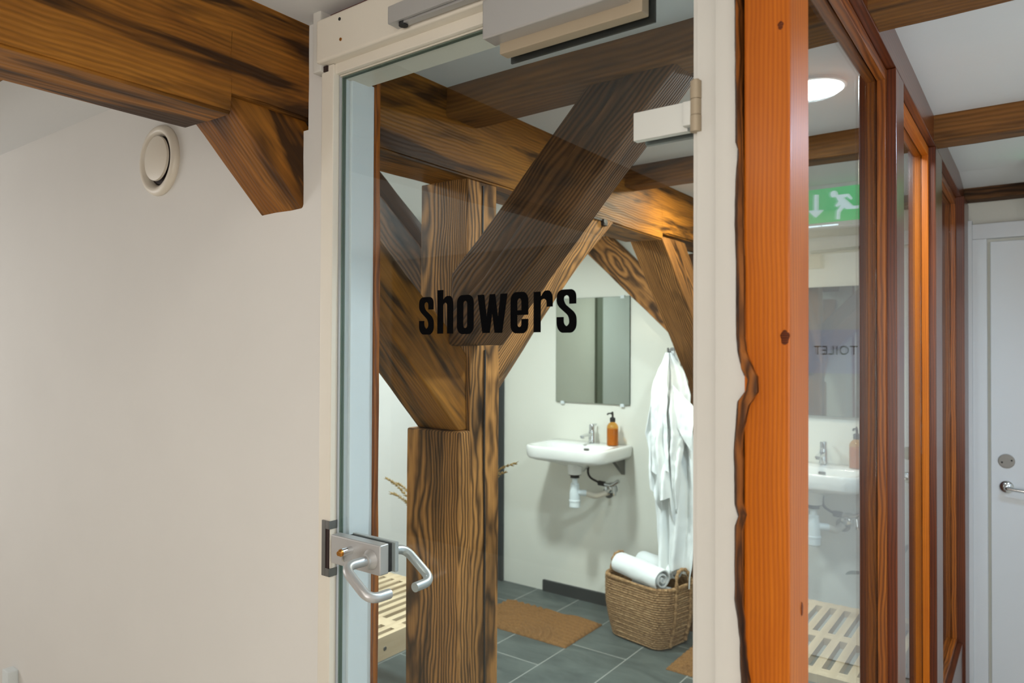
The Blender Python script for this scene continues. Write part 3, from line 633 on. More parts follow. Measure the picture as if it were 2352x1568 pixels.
for i, (y0, y1) in enumerate(bays):
    lab = ('first window of the partition next to the orange post', 'second narrow-looking window of the partition behind the brown mullion', 'last window of the partition before the toilet door')[i]
    wn = empty('window_%d' % (i+1), O(-.332, (y0+y1)/2, 0), lab, 'window', kind='structure'); wn.location.z = .155
    BM = M['orange'] if i == 1 else M['red']  # second bay takes the brighter wood to stand for lamplight
    b0, b1 = y0+.0005, y1-.0005
    bm = bmesh.new(); box(bm, O(GX0, b0, ZS), O(GX1, b1, ZR)); finish('glass_pane', bm, M['glass'], wn, None)
    for X0, X1 in ((-.3290, -.309), (-.355, -.3345)):
        vtim('glazing_bead', X0, X1, b1-.018, b1, ZS+.002, ZR-.002, BM, wn, .0003, .0015)
        vtim('glazing_bead', X0, X1, b0, b0+.018, ZS+.002, ZR-.002, BM, wn, .0003, .0015)
        vtim('glazing_bead', X0, X1, b0+.018, b1-.018, ZR-.032, ZR-.002, BM, wn, .0003, .0015, (0, 1, 0))
        vtim('glazing_bead', X0, X1, b0+.018, b1-.018, ZS, ZS+.02, BM, wn, .0003, .0015, (0, 1, 0))

# ================================================================== END WALL: toilet door, exit sign
d2 = empty('door_2', (.24, 3.735, 0), 'white toilet door with lever handle at the end of the corridor', 'door', kind='structure')
bm = bmesh.new()
box(bm, (-.262, 3.695, 0), (-.235, 3.74, 2.075), .003); box(bm, (-.235, 3.705, 0), (-.182, 3.74, 1.9915), .002); box(bm, (.66, 3.705, 0), (.74, 3.74, 1.9915), .002); box(bm, (-.235, 3.705, 1.992), (.74, 3.74, 2.058), .003)
finish('door_frame', bm, M['doorwhite'], d2)
bm = bmesh.new(); box(bm, (-.170, 3.715, .01), (.654, 3.74, 1.978), .002); finish('door_leaf', bm, M['doorwhite'], d2)
bm = bmesh.new(); lathe(bm, [(.026, 0), (.026, .006), (.020, .012), (.010, .014), (.009, .04)], (-.115, 3.715, .925), (0, -1, 0), 24)
tube(bm, arc_path([(-.115, 3.68, .925), (-.115, 3.665, .925), (.01, 3.662, .915)], .01), .008, 12); finish('door_handle', bm, M['chrome'], d2)
bm = bmesh.new(); lathe(bm, [(.030, 0), (.030, .004), (.028, .005)], (-.115, 3.715, 1.035), (0, -1, 0), 28); ro = finish('cover_rose', bm, M['alu_d'], d2)
bm = bmesh.new()
for dx_, dz_ in ((-.016, -.006), (.018, .004)): lathe(bm, [(.004, 0), (.003, .002)], (-.115+dx_, 3.7105, 1.035+dz_), (0, -1, 0), 10)
finish('screw', bm, M['rubber'], ro)
bm = bmesh.new(); box(bm, (.245, 3.66, 1.905), (.50, 3.715, 1.972), .003); dc = finish('closer_body', bm, M['alu_b'], d2)
bm = bmesh.new(); hexa(bm, [(.30, 3.67, 1.99), (.30, 3.69, 1.99), (.30, 3.69, 1.978), (.30, 3.67, 1.978)], [(.02, 3.60, 1.99), (.02, 3.62, 1.99), (.02, 3.62, 1.978), (.02, 3.60, 1.978)]); finish('closer_arm', bm, M['alu_d'], dc)
bm = bmesh.new(); box(bm, (-.01, 3.7125, 1.394), (.33, 3.7148, 1.606)); sg = tag(finish('toilet_sign', bm, M['paper'], None), 'pale sheet reading TOILET fixed to the white door, seen mirrored in the first window', 'sign')
cu = bpy.data.curves.new('t', 'FONT'); cu.body = 'TOILET'; cu.size = .062; cu.space_character = 1.1; ob = bpy.data.objects.new('t', cu); COL.objects.link(ob); bpy.context.view_layer.update()
me = bpy.data.meshes.new_from_object(ob.evaluated_get(bpy.context.evaluated_depsgraph_get())); bpy.data.objects.remove(ob)
xs = [v.co.x for v in me.vertices]; wT = max(xs)-min(xs); bm = bmesh.new(); bm.from_mesh(me)
for v in bm.verts: v.co = Vector((.098 + (v.co.x-min(xs))/wT*.195, 3.7122, 1.4845 + v.co.y))
finish('lettering', bm, M['black'], sg, None)
# exit sign box, man and arrow (real sign: arrow to the right of the man)
ex = empty('exit_sign', (.12, 3.33, 2.06), 'lit green emergency exit sign with running man and down arrow, seen through the first window', 'exit sign')
bm = bmesh.new(); box(bm, (-.034, 3.334, 2.045), (.274, 3.37, CZ), .003); box(bm, (-.034, 3.322, 2.040), (.274, 3.37, 2.064), .003); finish('housing', bm, M['doorwhite'], ex)
bm = bmesh.new(); box(bm, (-.030, 3.331, 2.066), (.270, 3.3345, 2.215)); finish('green_panel', bm, M['exitgreen'], ex)
def vx(a, b):
    px = 1820 + a/5.227; py = 380 + b/5.227; top = 431.7 - .0743*(px-1858)
    return (.134 - (px-1905)*.00167, 2.215 - (py-top)*.149/83)
man = [vx(*q) for q in [(520,380),(545,345),(680,335),(725,395),(705,415),(655,370),(625,385),(735,490),(775,487),(800,485),(800,523),(775,525),(650,530),(620,510),(572,570),(568,655),(522,655),(527,550),(580,470),(527,500),(507,480),(548,430)]]
head = [vx(495+48*math.cos(a*PI/12), 335+46*math.sin(a*PI/12)) for a in range(24)]
arrow = [vx(*q) for q in [(238,330),(296,330),(294,530),(365,530),(260,632),(150,535),(235,532)]]
vec_text('running_man_and_arrow', [man, head, arrow], lambda x, z, d: Vector((x, 3.3305 + d, z)), M['exitwhite'], ex)
bm = bmesh.new(); box(bm, (.10, 3.3205, 2.048), (.166, 3.323, 2.053)); box(bm, (.172, 3.3205, 2.048), (.25, 3.323, 2.053)); finish('led_strip', bm, M['led'], ex)
bm = bmesh.new(); lathe(bm, [(.002, 0), (.0015, .001)], (.048, 3.3215, 2.051), (0, -1, 0), 10); finish('status_light', bm, M['exitgreen'], ex)

# ================================================================== LAMPS
def lamp(x, y, r, label):
    t = empty('ceiling_lamp', (x, y, CZ), label, 'ceiling lamp')
    bm = bmesh.new(); lathe(bm, [(r+.006, 0), (r+.006, .008), (r, .010)], (x, y, CZ), (0, 0, -1), 40); finish('trim_ring', bm, M['doorwhite'], t)
    bm = bmesh.new(); lathe(bm, [(r-.002, 0), (r-.002, .012), (r*.9, .016)], (x, y, CZ), (0, 0, -1), 40); finish('diffuser', bm, M['lamp'], t)
lamp(-.500, 2.07, .080, 'round glowing ceiling lamp seen through the first window of the partition')
lamp(-2.0, 2.5, .085, 'round ceiling lamp over the basin mat, hidden behind the old post')
lamp(-1.03, 2.90, .085, 'round warm ceiling lamp added to light the golden brace, hidden by the door frame')
lamp(-2.1, 1.25, .085, 'round ceiling lamp over the slatted bench')
lamp(-.9, -.75, .17, 'round ceiling lamp in the lobby in front of the door')
lamp(.25, -.2, .12, 'round ceiling lamp in front of the orange post')
lamp(.45, 2.45, .12, 'round ceiling lamp in the corridor')

# ================================================================== THINGS ON THE WHITE WALL
vc = O(-2.172, 1.12, 2.077)
vn = empty('ceiling_vent', vc, 'round white air vent valve on the plaster wall under the long beam', 'vent'); vn.name = 'air_vent'
WORLD['air_vent'] = Matrix.Translation(vc)
R = .0985
bm = bmesh.new(); prof = [(R*.985, 0)] + [(R*(.86+.14*math.cos(a)), .002+.015*math.sin(a)+.002) for a in [PI*k/12 for k in range(0, 9)]] + [(R*.70, .006), (R*.66, -.02)]
lathe(bm, prof, vc, (0, -1, 0), 56); finish('outer_ring', bm, M['ivory'], vn)
bm = bmesh.new(); lathe(bm, [(R*.665, .001), (R*.66, .002)], vc, (0, -1, 0), 48); finish('dark_throat', bm, M['void'], vn)  # dark disc painted as the shade inside the valve
bm = bmesh.new(); lathe(bm, [(R*.2, -.01), (R*.58, .012), (R*.63, .012), (R*.62, .018), (R*.45, .022), (R*.1, .023)], vc + Vector((0, 0, .004)), (0, -1, 0), 48); finish('valve_disc', bm, M['ivory'], vn)
sbx = Vector((-2.905, 1.0, .40))
bm = bmesh.new(); box(bm, (-2.995, .985, .24), (-2.940, 1.0185, .350), .004); tt = tag(finish('cable_box', bm, M['plastic']), 'small white cable box low on the plaster wall in the bottom left corner', 'cable box')

# ================================================================== BASIN WALL
DX = 1.28
def mirror(dx, label):
    t = empty('wall_mirror', (-2.155+dx, YB, 1.18), label, 'mirror', 'mirrors over the basins')
    bm = bmesh.new(); box(bm, (-2.408+dx, YB-.012, 1.184), (-1.903+dx, YB-.004, 1.816), .0015, 1); finish('mirror_glass', bm, M['mirror'], t, None)
    bm = bmesh.new(); 
    for x in (-2.408, -1.9045): box(bm, (x+dx, YB-.0125, 1.184), (x+.0015+dx, YB-.004, 1.816))
    for z in (1.184, 1.8145): box(bm, (-2.408+dx, YB-.0125, z), (-1.903+dx, YB-.004, z+.0015))
    finish('glass_edge', bm, M['glass_edge'], t)
    for x, z in ((-2.36, 1.180), (-1.95, 1.180), (-2.36, 1.812), (-1.95, 1.812)):
        bm = bmesh.new(); box(bm, (x-.012+dx, YB-.016, z-.008), (x+.012+dx, YB, z+.010), .002); finish('mirror_clip', bm, M['plastic'], t)
mirror(0, 'frameless rectangular wall mirror beside the last letter of the door lettering')
mirror(DX, 'wall mirror seen dimly through the first window behind the mirrored TOILET reflection')
def basin():
    bc = Vector((-2.15, 3.54, .95)); t = empty('wash_basin', (-2.15, YB, .8), 'white wall-hung washbasin standing free under the clear mirror', 'washbasin', 'wall-hung washbasins')
    X, Yc = -2.15, 3.535
    rg = [rring(X, 3.56, .035, .035, .03, .03, .80), rring(X, 3.56, .06, .06, .05, .05, .83), rring(X, 3.55, .15, .12, .08, .05, .858), rring(X, 3.54, .22, .165, .09, .03, .872),
          rring(X, Yc, .252, .186, .10, .02, .882), rring(X, Yc, .260, .193, .10, .015, .897), rring(X, Yc, .264, .195, .10, .012, .943), rring(X, Yc, .261, .193, .10, .012, .952), rring(X, Yc, .254, .188, .095, .012, .956),
          rring(X, 3.475, .235, .118, .085, .05, .955), rring(X, 3.475, .225, .110, .08, .05, .948), rring(X, 3.478, .20, .095, .07, .05, .90), rring(X, 3.485, .15, .075, .06, .05, .862), rring(X, 3.49, .05, .035, .03, .03, .85), rring(X, 3.49, .022, .022, .02, .02, .846)]
    bm = bmesh.new(); loft(bm, rg); finish('bowl', bm, M['ceramic'], t, 50)
    bm = bmesh.new(); box(bm, (X-.012+.04, 3.572, .922), (X+.020+.04, 3.590, .934), .004); finish('overflow_slot', bm, M['alu_d'], t)
    # tap
    tp = finish('tap', (lambda b: (lathe(b, [(.026, 0), (.026, .003), (.021, .006), (.019, .072), (.017, .076)], (-2.118, 3.66, .955), (0, 0, 1), 28), b)[1])(bmesh.new()), M['chrome'], t)
    bm = bmesh.new(); loft(bm, [[Vector((-2.118+dx, 3.66-d, .955+z)) for dx, z in ((-w_, a), (w_, a), (w_, b), (-w_, b))] for d, w_, a, b in ((0, .013, .044, .064), (.06, .012, .046, .060), (.115, .012, .046, .054))]); box(bm, (-2.127, 3.545, .992), (-2.109, 3.562, 1.003), .002); finish('spout', bm, M['chrome'], tp)
    bm = bmesh.new(); lathe(bm, [(.015, .076), (.016, .080), (.017, .108), (.015, .112)], (-2.118, 3.66, .955), (0, 0, 1), 24); box(bm, (-2.123, 3.664, 1.055), (-2.113, 3.71, 1.068), .003); finish('tap_lever', bm, M['chrome'], tp)
    bm = bmesh.new(); loft(bm, [[Vector((X+.19, 3.725-d, z)) for d, z in ((0, .90), (.13, .885), (.13, .878), (.012, .79), (0, .78))], [Vector((X+.215, 3.725-d, z)) for d, z in ((0, .90), (.13, .885), (.13, .878), (.012, .79), (0, .78))]]); finish('wall_bracket', bm, M['alu_d'], t)
    bm = bmesh.new(); lathe(bm, [(.006, 0), (.005, .003)], (X+.2, 3.712, .80), (0, -1, 0), 12); finish('bracket_bolt', bm, M['rubber'], t)
    # trap
    tx, ty = -2.118, 3.47
    dt = finish('drain_trap', (lambda b: (tube(b, [(tx, ty, .80), (tx, ty, .715)], .0155, 20), lathe(b, [(.020, .132), (.024, .128), (.026, .10), (.030, .085), (.030, .040), (.033, .038), (.033, .030), (.031, .028), (.031, 0), (.028, -.004)], (tx, ty, .617), (0, 0, 1), 28), tube(b, arc_path([(tx+.02, ty, .70), (tx+.055, ty+.03, .695)], .01), .017, 16), b)[3])(bmesh.new()), M['plastic'], t)
    bm = bmesh.new(); tube(bm, arc_path([(tx+.05, ty+.025, .696), (tx+.075, ty+.10, .668), (tx+.075, YB-.001, .666)], .03), .0165, 16); finish('outlet_pipe', bm, M['ivory'], dt)
    bm = bmesh.new(); lathe(bm, [(.034, 0), (.034, .004), (.020, .006)], (tx+.075, YB-.001, .666), (0, -1, 0), 24); finish('wall_flange', bm, M['alu_d'], dt)
    bm = bmesh.new(); tube(bm, [(tx, ty, .802), (tx, ty, .796)], .036, 24); tube(bm, [(tx, ty, .796), (tx, ty, .780)], .026, 24); finish('drain_nut', bm, M['rubber'], dt)
    bm = bmesh.new(); lathe(bm, [(.038, .0), (.042, .06)], (tx, ty, .80), (0, 0, 1), 24); finish('drain_collar', bm, M['ceramic'], dt)
    return t
b1 = basin()
b2 = copy_tree(b1, (DX, 0, 0), 'second washbasin, seen pale through the first window of the partition')
def valve(dx, label):
    v = empty('stop_valve', (-2.02+dx, YB, .70), label, 'stop valve', 'stop valves under the basins')
    bm = bmesh.new(); lathe(bm, [(.036, 0), (.036, .006), (.026, .02), (.024, .05), (.012, .055)], (-2.02+dx, YB, .692), (0, -1, 0), 24); finish('wall_rose', bm, M['chrome'], v)
    bm = bmesh.new(); tube(bm, arc_path([(-2.06+dx, 3.665, .725), (-1.985+dx, 3.66, .722), (-1.94+dx, 3.655, .752)], .02), [.010]*2+[.011]*8, 14); tube(bm, [(-1.972+dx, 3.66, .715), (-1.966+dx, 3.655, .672)], .006, 10); tube(bm, [(-1.966+dx, 3.655, .680), (-1.965+dx, 3.655, .668)], .010, 10); tube(bm, [(-2.02+dx, 3.70, .70), (-2.02+dx, 3.66, .722)], .012, 12); finish('valve_body', bm, M['chrome'], v)
    bm = bmesh.new(); tube(bm, [(-2.075+dx, 3.665, .727), (-2.035+dx, 3.665, .725)], .0145, 14); tube(bm, arc_path([(-2.10+dx, 3.60, .86), (-2.115+dx, 3.60, .77), (-2.07+dx, 3.665, .728)], .06, 10), .0065, 10); finish('supply_hose', bm, M['rubber'], v)
valve(0, 'dark chrome stop valve with black hose under the washbasin below the clear mirror')
valve(DX, 'stop valve with hose under the basin seen through the first window')
def bottle(dx, label, dy=0):
    t = empty('soap_bottle', (-1.965+dx, 3.63, .956), label, 'soap bottle', 'amber pump bottles')
    c = (-1.965+dx, 3.63, .956)
    bm = bmesh.new(); lathe(bm, [(.028, 0), (.033, .004), (.033, .105), (.031, .115), (.022, .128), (.013, .134), (.013, .142)], c, (0, 0, 1), 32); finish('bottle_glass', bm, M['amber'], t, 40)
    bm = bmesh.new(); lathe(bm, [(.026, .003), (.0315, .006), (.0315, .095), (.030, .098)], c, (0, 0, 1), 32); finish('liquid_soap', bm, M['soap'], t, 40)
    bm = bmesh.new(); lathe(bm, [(.0155, .136), (.0155, .158), (.010, .162), (.0055, .164), (.0055, .182)], c, (0, 0, 1), 24); tube(bm, [(c[0], c[1], c[2]+.184), (c[0]-.004, c[1]+.0, c[2]+.184)], .011, 12); tube(bm, arc_path([(c[0], c[1], c[2]+.186), (c[0]-.006, c[1]-.045, c[2]+.186), (c[0]-.006, c[1]-.05, c[2]+.180)], .004), .0045, 10); finish('pump', bm, M['rubber'], t)
M['soap'] = plain('amber_soap', (188, 138, 58), .3)
bottle(0, 'amber glass soap bottle with black pump on the washbasin under the clear mirror')
bottle(DX, 'amber soap bottle on the basin seen through the first window')

# ---- coir mats with moulded arcs
def mat(x0, x1, y0, y1, label):
    t = tag(bpy.data.objects.new('x', None), None); bpy.data.objects.remove(t)
    nx, ny = 150, 96; bm = bmesh.new(); g = []
    W, H = x1-x0, y1-y0
    for j in range(ny+1):
        row = []
        for i in range(nx+1):
            u, v = i/nx*W, j/ny*H
            d1 = math.hypot(u-.02, v-H-.02); d2 = math.hypot(u-.30, v+.02)
            if d1 < .26: h = math.sin(d1*2*PI/.042)
            elif d2 < .24: h = math.sin(d2*2*PI/.040)
            else: h = math.sin((v+.15*u)*2*PI/.036)
            e = min(u, v, W-u, H-v); k = min(1, e/.012)
            z = .003 + k*(.012 + .0062*h) + .0022*noise.noise(Vector((u*160, v*160, 0)))*k
            row.append(bm.verts.new((x0+u+.002*noise.noise(Vector((v*50, 3, 0)))*(1-k), y0+v+.003*noise.noise(Vector((u*50, 9, 0)))*(1-k), z)))
        g.append(row)
    for j in range(ny):
        for i in range(nx): bm.faces.new((g[j][i], g[j][i+1], g[j+1][i+1], g[j+1][i]))
    be = [e for e in bm.edges if e.is_boundary]; r_ = bmesh.ops.extrude_edge_only(bm, edges=be)
    for v in [q for q in r_['geom'] if isinstance(q, bmesh.types.BMVert)]: v.co.z = .0005
    lp = [e for e in bm.edges if e.is_boundary]; bmesh.ops.contextual_create(bm, geom=lp)
    return tag(finish('coir_mat', bm, M['coir'], None, 80), label, 'door mat', 'coir mats')
mat(-2.56, -1.925, 3.065, 3.445, 'brown coir mat with moulded arcs on the tiles under the clear basin')
mat(-1.42, -.965, 3.15, 3.53, 'coir mat partly cut off by the white door frame, right of the basket')

# ---- basket
bk = empty('woven_basket', (-1.65, 3.43, 0), 'woven seagrass laundry basket filled with white towels', 'basket')
BA = math.radians(-13); bcx, bcy = -1.655, 3.462
def bpt(u, v, z): return Vector((bcx + u*math.cos(BA) - v*math.sin(BA), bcy + u*math.sin(BA) + v*math.cos(BA), z))
def b_ring(hx, hy, r, z, off=0, n=18, wob=0, ph=0):
    base = rring(0, 0, hx, hy, r, r, 0, n); out = []
    for i, p in enumerate(base):
        d = Vector((p.x, p.y)).normalized()
        o_ = off + wob*math.sin(i*2.1+ph) + .0025*noise.noise(Vector((i*.9, z*90, 2)))
        out.append(bpt(p.x + d.x*o_, p.y + d.y*o_, z + .004*noise.noise(Vector((p.x*14, p.y*14, z*8)))))
    return out
def bh(z):
    t_ = z/.31; return .168 + .040*t_ + .012*math.sin(t_*PI), .128 + .018*t_ + .010*math.sin(t_*PI), .075
bm = bmesh.new(); rings = []; rows = 25
for j in range(rows*4+1):
    z = .006 + .300*j/(rows*4); hx, hy, r = bh(z); rings.append(b_ring(hx, hy, r, z, .0075*abs(math.sin(PI*j/4)), 22, .0026, (j//4)*PI))
loft(bm, rings, True, False)
inner = [b_ring(bh(z)[0]-.012, bh(z)[1]-.012, .075, z, 0, 22) for z in (.306, .25, .15, .03)]
loft(bm, [rings[-1]] + inner, False, True); bmesh.ops.remove_doubles(bm, verts=bm.verts, dist=.0001)
finish('basket_body', bm, M['grass'], bk, 80)
bm = bmesh.new(); pts = b_ring(bh(.31)[0]+.001, bh(.31)[1]+.001, .085, .31, 0, 22); pts = pts + pts[:1]
fine = []
for a, b in zip(pts, pts[1:]):
    for k in range(4): fine.append(a.lerp(b, k/4))
tube(bm, fine + fine[:1], [.009+.0022*math.sin(i*1.25) for i in range(len(fine)+1)], 10, False); finish('braided_rim', bm, M['grass'], bk, 80)
for s in (-1, 1):
    hx = bh(.25)[0]
    for k, dd in enumerate((-.045, .045)):
        pass
    path = [bpt(s*(bh(.02)[0]+.008), -.062, .015), bpt(s*(bh(.15)[0]+.012), -.062, .15), bpt(s*(bh(.3)[0]+.008), -.058, .30), bpt(s*(bh(.3)[0]+.002), -.045, .385), bpt(s*(bh(.3)[0]-.002), 0, .402), bpt(s*(bh(.3)[0]+.002), .045, .385), bpt(s*(bh(.3)[0]+.008), .058, .30), bpt(s*(bh(.15)[0]+.012), .062, .15), bpt(s*(bh(.02)[0]+.008), .062, .015)]
    pp = arc_path(path, .04, 8); fine = []
    for a, b in zip(pp, pp[1:]):
        n_ = max(1, int((b-a).length/.006))
        for k in range(n_): fine.append(a.lerp(b, k/n_))
    bm = bmesh.new(); tube(bm, fine, [.0085+.002*math.sin(i*1.1) for i in range(len(fine))], 10); finish('rope_handle', bm, M['grass'], bk, 80)

# ---- towels
def roll_towel(name, a, b, r, label, turns=2.6, grp=None):
    a, b = Vector(a), Vector(b); ax = (b-a); L = ax.length; fr_ = frame_of(a, ax); n = 90; rings = []
    m_ = 16
    prof = []
    for i in range(n+1):
        th = i/n*turns*2*PI; rr = r*(.12+.88*i/n); prof.append((rr, th))
    bm = bmesh.new()
    outer, inn = [], []
    for k in range(m_+1):
        x = L*k/m_; e = min(k, m_-k)/m_; o_r, i_r = [], []
        for i, (rr, th) in enumerate(prof):
            q = rr - .004*(math.exp(-e*30)) + .0035*noise.noise(Vector((x*18, th*1.5, 3)))
            o_r.append(fr_ @ Vector((x, q*math.cos(th), q*math.sin(th)*.93))); q2 = q - .0065
            i_r.append(fr_ @ Vector((x, q2*math.cos(th), q2*math.sin(th)*.93)))
        outer.append([bm.verts.new(p) for p in o_r]); inn.append([bm.verts.new(p) for p in i_r])
    for k in range(m_):
        for i in range(n):
            bm.faces.new((outer[k][i], outer[k][i+1], outer[k+1][i+1], outer[k+1][i])); bm.faces.new((inn[k][i+1], inn[k][i], inn[k+1][i], inn[k+1][i+1]))
        for j in (0, n): bm.faces.new((outer[k][j], outer[k+1][j], inn[k+1][j], inn[k][j]))
    for k in (0, m_):
        for i in range(n): bm.faces.new((outer[k][i], outer[k][i+1], inn[k][i+1], inn[k][i]))
    return tag(finish(name, bm, M['towel'], None, 60), label, 'towel', grp)
roll_towel('rolled_towel', bpt(-.165, -.045, .362), bpt(.145, -.072, .345), .066, 'tightly rolled white towel lying across the front of the basket')
roll_towel('rolled_towel', bpt(-.12, .085, .360), bpt(.13, .062, .355), .060, 'white towel roll at the back of the basket under the hanging towel')
roll_towel('rolled_towel', bpt(-.10, .01, .238), bpt(.15, .005, .240), .055, 'white towel deeper in the basket beneath the two rolls')
def drape(name, fn, nu, nv, label, th=.005):
    bm = bmesh.new(); g = [[bm.verts.new(fn(i/nu, j/nv)) for i in range(nu+1)] for j in range(nv+1)]
    for j in range(nv):
        for i in range(nu): bm.faces.new((g[j][i], g[j][i+1], g[j+1][i+1], g[j+1][i]))
    for v in bm.verts:
        c = v.co.copy(); v.co.y += .007*noise.noise(Vector((c.x*26, c.z*9, nu))) + .004*noise.noise(Vector((c.x*60, c.z*34, nv))); v.co.x += .003*noise.noise(Vector((c.z*14, c.x*30, 5)))
    bm.normal_update(); bmesh.ops.solidify(bm, geom=bm.faces[:], thickness=th)
    return tag(finish(name, bm, M['towel'], None, 80), label, 'towel', None)
def sm(a, b, t): t = max(0, min(1, (t-a)/(b-a))); return t*t*(3-2*t)
def lerp(tab, v):
    for (a, x), (b, y) in zip(tab, tab[1:]):
        if v <= b: return x + (y-x)*(v-a)/(b-a)
    return tab[-1][1]
TY = 3.44
def longt(u, v):       # long sheet down to the basket
    z = 1.50 - v*(1.17 - .10*(1-u)**2 + .05*math.sin(u*7))
    xl = lerp([(0, -1.548), (.2, -1.60), (.5, -1.635), (.8, -1.605), (1, -1.60)], v); xr = lerp([(0, -1.518), (.1, -1.475), (.35, -1.41), (.6, -1.385), (.8, -1.395), (1, -1.425)], v)
    a = .006 + .022*sm(0, .3, v)
    y = TY + .03 - a*math.sin(u*PI*4.2 + 1.2*math.sin(v*3)) - .4*a*math.sin(u*PI*9+v*4) - .035*math.sin(u*PI)*sm(0, .4, v)
    return Vector((xl + (xr-xl)*u, y, z))
drape('hanging_towel', longt, 70, 70, 'long white towel hanging down to the basket, behind the shorter one')
def short(u, v):
    hem = .62 + .05*math.sin(u*9) + (.16 if .28 < u < .45 else 0) - .0
    hem = lerp([(0, .57), (.18, .62), (.3, .70), (.34, .64), (.62, .62), (.7, .74), (.86, .66), (1, .36)], u)
    z = 1.49 - v*hem*1.18
    xl = lerp([(0, -1.545), (.15, -1.575), (.35, -1.612), (.5, -1.632), (.62, -1.648), (.75, -1.630), (1, -1.622)], v); xr = lerp([(0, -1.52), (.2, -1.47), (.5, -1.425), (1, -1.44)], v)
    a = .005 + .026*sm(0, .35, v)
    y = TY - .012 - a*math.sin(u*PI*5.0 + .8 + 1.5*math.sin(v*4)) - .35*a*math.sin(u*PI*13 + v*5) - .055*math.sin(u*PI)*sm(0, .4, v)
    return Vector((xl + (xr-xl)*u, y, z))
drape('hanging_towel', short, 90, 60, 'crumpled shorter white towel hanging in front beside the basin, with ragged folded hem')
def front(u, v):
    z = 1.49 - v*lerp([(0, .60), (.7, .60), (1, .62)], u) - .02*math.sin(u*5)*v
    xl = lerp([(0, -1.542), (.3, -1.585), (.6, -1.592), (1, -1.592)], v); xr = lerp([(0, -1.522), (.3, -1.50), (.7, -1.505), (1, -1.50)], v)
    a = .012*sm(0, .5, v)
    y = TY - .078 - a*math.sin(u*PI*2.4+.6) + .05*(1-sm(0, .25, v)) - .01*math.sin(v*5)
    return Vector((xl + (xr-xl)*u, y, z))
drape('hanging_towel', front, 40, 60, 'smooth white towel with woven border folded over the front of the hanging bundle')
def flap(u, v):
    z = 1.33 - v*lerp([(0, .17), (1, .22)], u) - .12*u
    x = -1.49 + u*.115 - .02*v*u
    y = TY - .065 + .035*u - .02*math.sin(v*3)*u
    return Vector((x, y, z))
drape('hanging_towel', flap, 24, 24, 'small folded corner of white towel sticking out right of the bundle')
bm = bmesh.new(); tube(bm, arc_path([(-1.535, 3.475, 1.50), (-1.535, 3.43, 1.487), (-1.535, 3.425, 1.515)], .01), .005, 10); lathe(bm, [(.016, 0), (.016, .004)], (-1.535, 3.478, 1.502), (0, -1, .6), 16)
tag(finish('towel_hook', bm, M['alu_d']), 'small steel hook on the brace carrying the towels', 'hook')

# ================================================================== BENCHES
def bench(name, x0, x1, y0, y1, h, ybars, label):
    t = empty(name, ((x0+x1)/2, (y0+y1)/2, 0), label, 'bench', 'slatted benches')
    n = max(3, round((x1-x0)/.054)); p_ = (x1-x0)/n
    for i in range(n):
        bm = bmesh.new(); box(bm, (x0+i*p_+.002, y0+.0, h-.028), (x0+i*p_+.030, y1, h), .0015); c = Vector((x0+i*p_+.016, y0, h-.01)); finish('slat', bm, M['bench'], t, 30, frame_of(c, (0, 1, 0)))
    for yb in ybars:
        bm = bmesh.new(); box(bm, (x0-.002, yb-.028, h-.0275), (x1, yb+.028, h-.0005), .001)
        finish('cross_bar', bm, M['bench'], t, 30, frame_of((x0, yb, h), (1, 0, 0)))
    for x, nm in ((x0-.02, 'side_rail'), (x1, 'side_rail')):
        bm = bmesh.new(); box(bm, (x, y0-.01, h-.085), (x+.022, y1+.01, h+.001), .002); finish(nm, bm, M['bench'], t, 30, frame_of((x, y0, h-.04), (0, 1, 0)))
        bm = bmesh.new(); box(bm, (x, y0+.02, .10), (x+.022, y1-.02, .145), .002); finish('lower_rail', bm, M['bench'], t, 30, frame_of((x, y0, .1), (0, 1, 0)))
    for x in (x0, x1-.045):
        for y in (y0+.04, y1-.085):
            bm = bmesh.new(); box(bm, (x, y, 0), (x+.045, y+.045, h-.03), .002); finish('leg', bm, M['benchleg'], t)
    for y in (y0+.10, (y0+y1)/2, y1-.10):
        bm = bmesh.new(); lathe(bm, [(.008, 0), (.007, .002)], (x1+.022, y, h-.045), (1, 0, 0), 14); finish('bolt_head', bm, M['alu_d'], t)
    return t
M['benchleg'] = plain('dark_brown_leg', (46, 36, 32), .6)
bench('slatted_bench', -2.80, -1.955, 1.30, 2.38, .45, (1.33, 1.60, 1.94, 2.35), 'pale slatted wooden bench behind the lock, left of the near post')
bench('slatted_bench', -.94, -.40, 2.47, 3.20, .45, (2.50, 2.83, 3.17), 'pale slatted wooden bench seen through the lower part of the first window')
# plant on the second bench
pl = empty('potted_plant', (-.50, 3.08, .451), 'dark-leaved plant in a grey pot standing on the bench behind the window', 'potted plant')
bm = bmesh.new(); lathe(bm, [(.05, 0), (.068, .02), (.075, .07), (.070, .12), (.064, .125), (.058, .11)], (-.50, 3.08, .451), (0, 0, 1), 32); finish('pot', bm, M['potw'], pl)
def leaf(bm, base, tip, w_, droop=.03):
    base, tip = Vector(base), Vector(tip); d = tip-base; sd = d.cross(Vector((0, 0, 1))).normalized(); g = []
    for j in range(11):
        v = j/10; c = base.lerp(tip, v) + Vector((0, 0, droop*4*v*(1-v))); ww = w_*math.sin(PI*min(1, v*.96+.04))**.8
        g.append([bm.verts.new(c + sd*ww*k/2 - Vector((0, 0, abs(k)*ww*.12))) for k in (-2, -1, 0, 1, 2)])
    for a, b in zip(g, g[1:]):
        for k in range(4): bm.faces.new((a[k], a[k+1], b[k+1], b[k]))
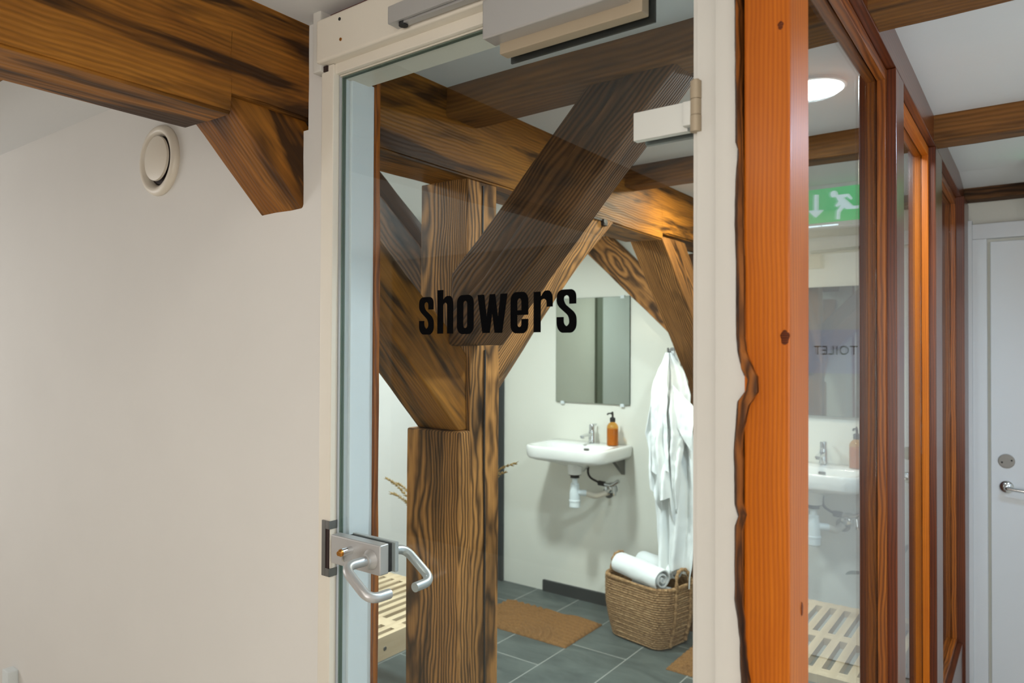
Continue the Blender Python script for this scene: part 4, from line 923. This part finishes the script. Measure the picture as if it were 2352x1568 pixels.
for i, (tp_, w_) in enumerate([((-.60, 2.96, .648), .032), ((-.45, 2.95, .72), .035), ((-.40, 3.14, .76), .035), ((-.56, 3.17, .74), .03), ((-.47, 3.05, .80), .028)]):
    bm = bmesh.new(); leaf(bm, (-.50, 3.08, .60), tp_, w_); bmesh.ops.solidify(bm, geom=bm.faces[:], thickness=.0012); tube(bm, [(-.50, 3.08, .55), (-.50, 3.08, .605)], .003, 8); finish('leaf', bm, M['leaf'], pl, 80)
# dried grasses in a vase on the first bench
vs = empty('dried_grass_vase', (-2.06, 2.28, .451), 'dried grass plumes sticking out either side of the near post at handle height', 'dried grass')
bm = bmesh.new(); lathe(bm, [(.035, 0), (.05, .02), (.055, .08), (.03, .16), (.025, .20), (.028, .205)], (-2.06, 2.28, .451), (0, 0, 1), 28); finish('vase', bm, M['potw'], vs)
random.seed(8)
tips = [(-1.69, 2.30, 1.045), (-1.72, 2.28, 1.01), (-1.76, 2.27, .985), (-1.79, 2.3, 1.02), (-2.36, 2.26, .915), (-2.33, 2.30, .89), (-2.31, 2.24, .86), (-2.05, 2.2, 1.1)]
for tx, ty, tz in tips:
    bm = bmesh.new(); b_ = Vector((-2.06, 2.28, .62)); e_ = Vector((tx, ty, tz)); md = b_.lerp(e_, .5) + Vector((0, 0, .16 if tz > .95 else .1)); P_ = []
    for k in range(22):
        q = k/21; P_.append(b_*(1-q)**2 + md*2*q*(1-q) + e_*q*q)
    tube(bm, P_, .0009, 6)
    for k in range(12, 22):
        for _ in range(12):
            d = Vector((random.uniform(-1, 1), random.uniform(-1, 1), random.uniform(-.6, 1))).normalized(); t_ = (P_[min(k+1, 21)]-P_[k-1]).normalized()
            s_ = P_[k]; ln = random.uniform(.010, .022); en = s_ + (t_*.8 + d*.55)*ln
            tube(bm, [s_, s_.lerp(en, .5), en], [.0006, .0017, .0004], 5)
    finish('grass_stem', bm, M['dry'], vs, 80)
# inner door in the left shower wall (seen in the mirror)
d3 = empty('door_3', (-2.85, 2.0, 0), 'plain inner door in the left wall, showing only in the mirror', 'door', kind='structure')
bm = bmesh.new(); box(bm, (-2.852, 1.46, 0), (-2.825, 1.55, 2.08), .003); box(bm, (-2.852, 2.38, 0), (-2.825, 2.47, 2.08), .003); box(bm, (-2.852, 1.46, 2.02), (-2.825, 2.47, 2.10), .003); finish('door_frame', bm, M['doorgrey'], d3)
bm = bmesh.new(); box(bm, (-2.852, 1.55, .01), (-2.835, 2.38, 2.02), .002); finish('door_leaf', bm, M['doorwhite'], d3)
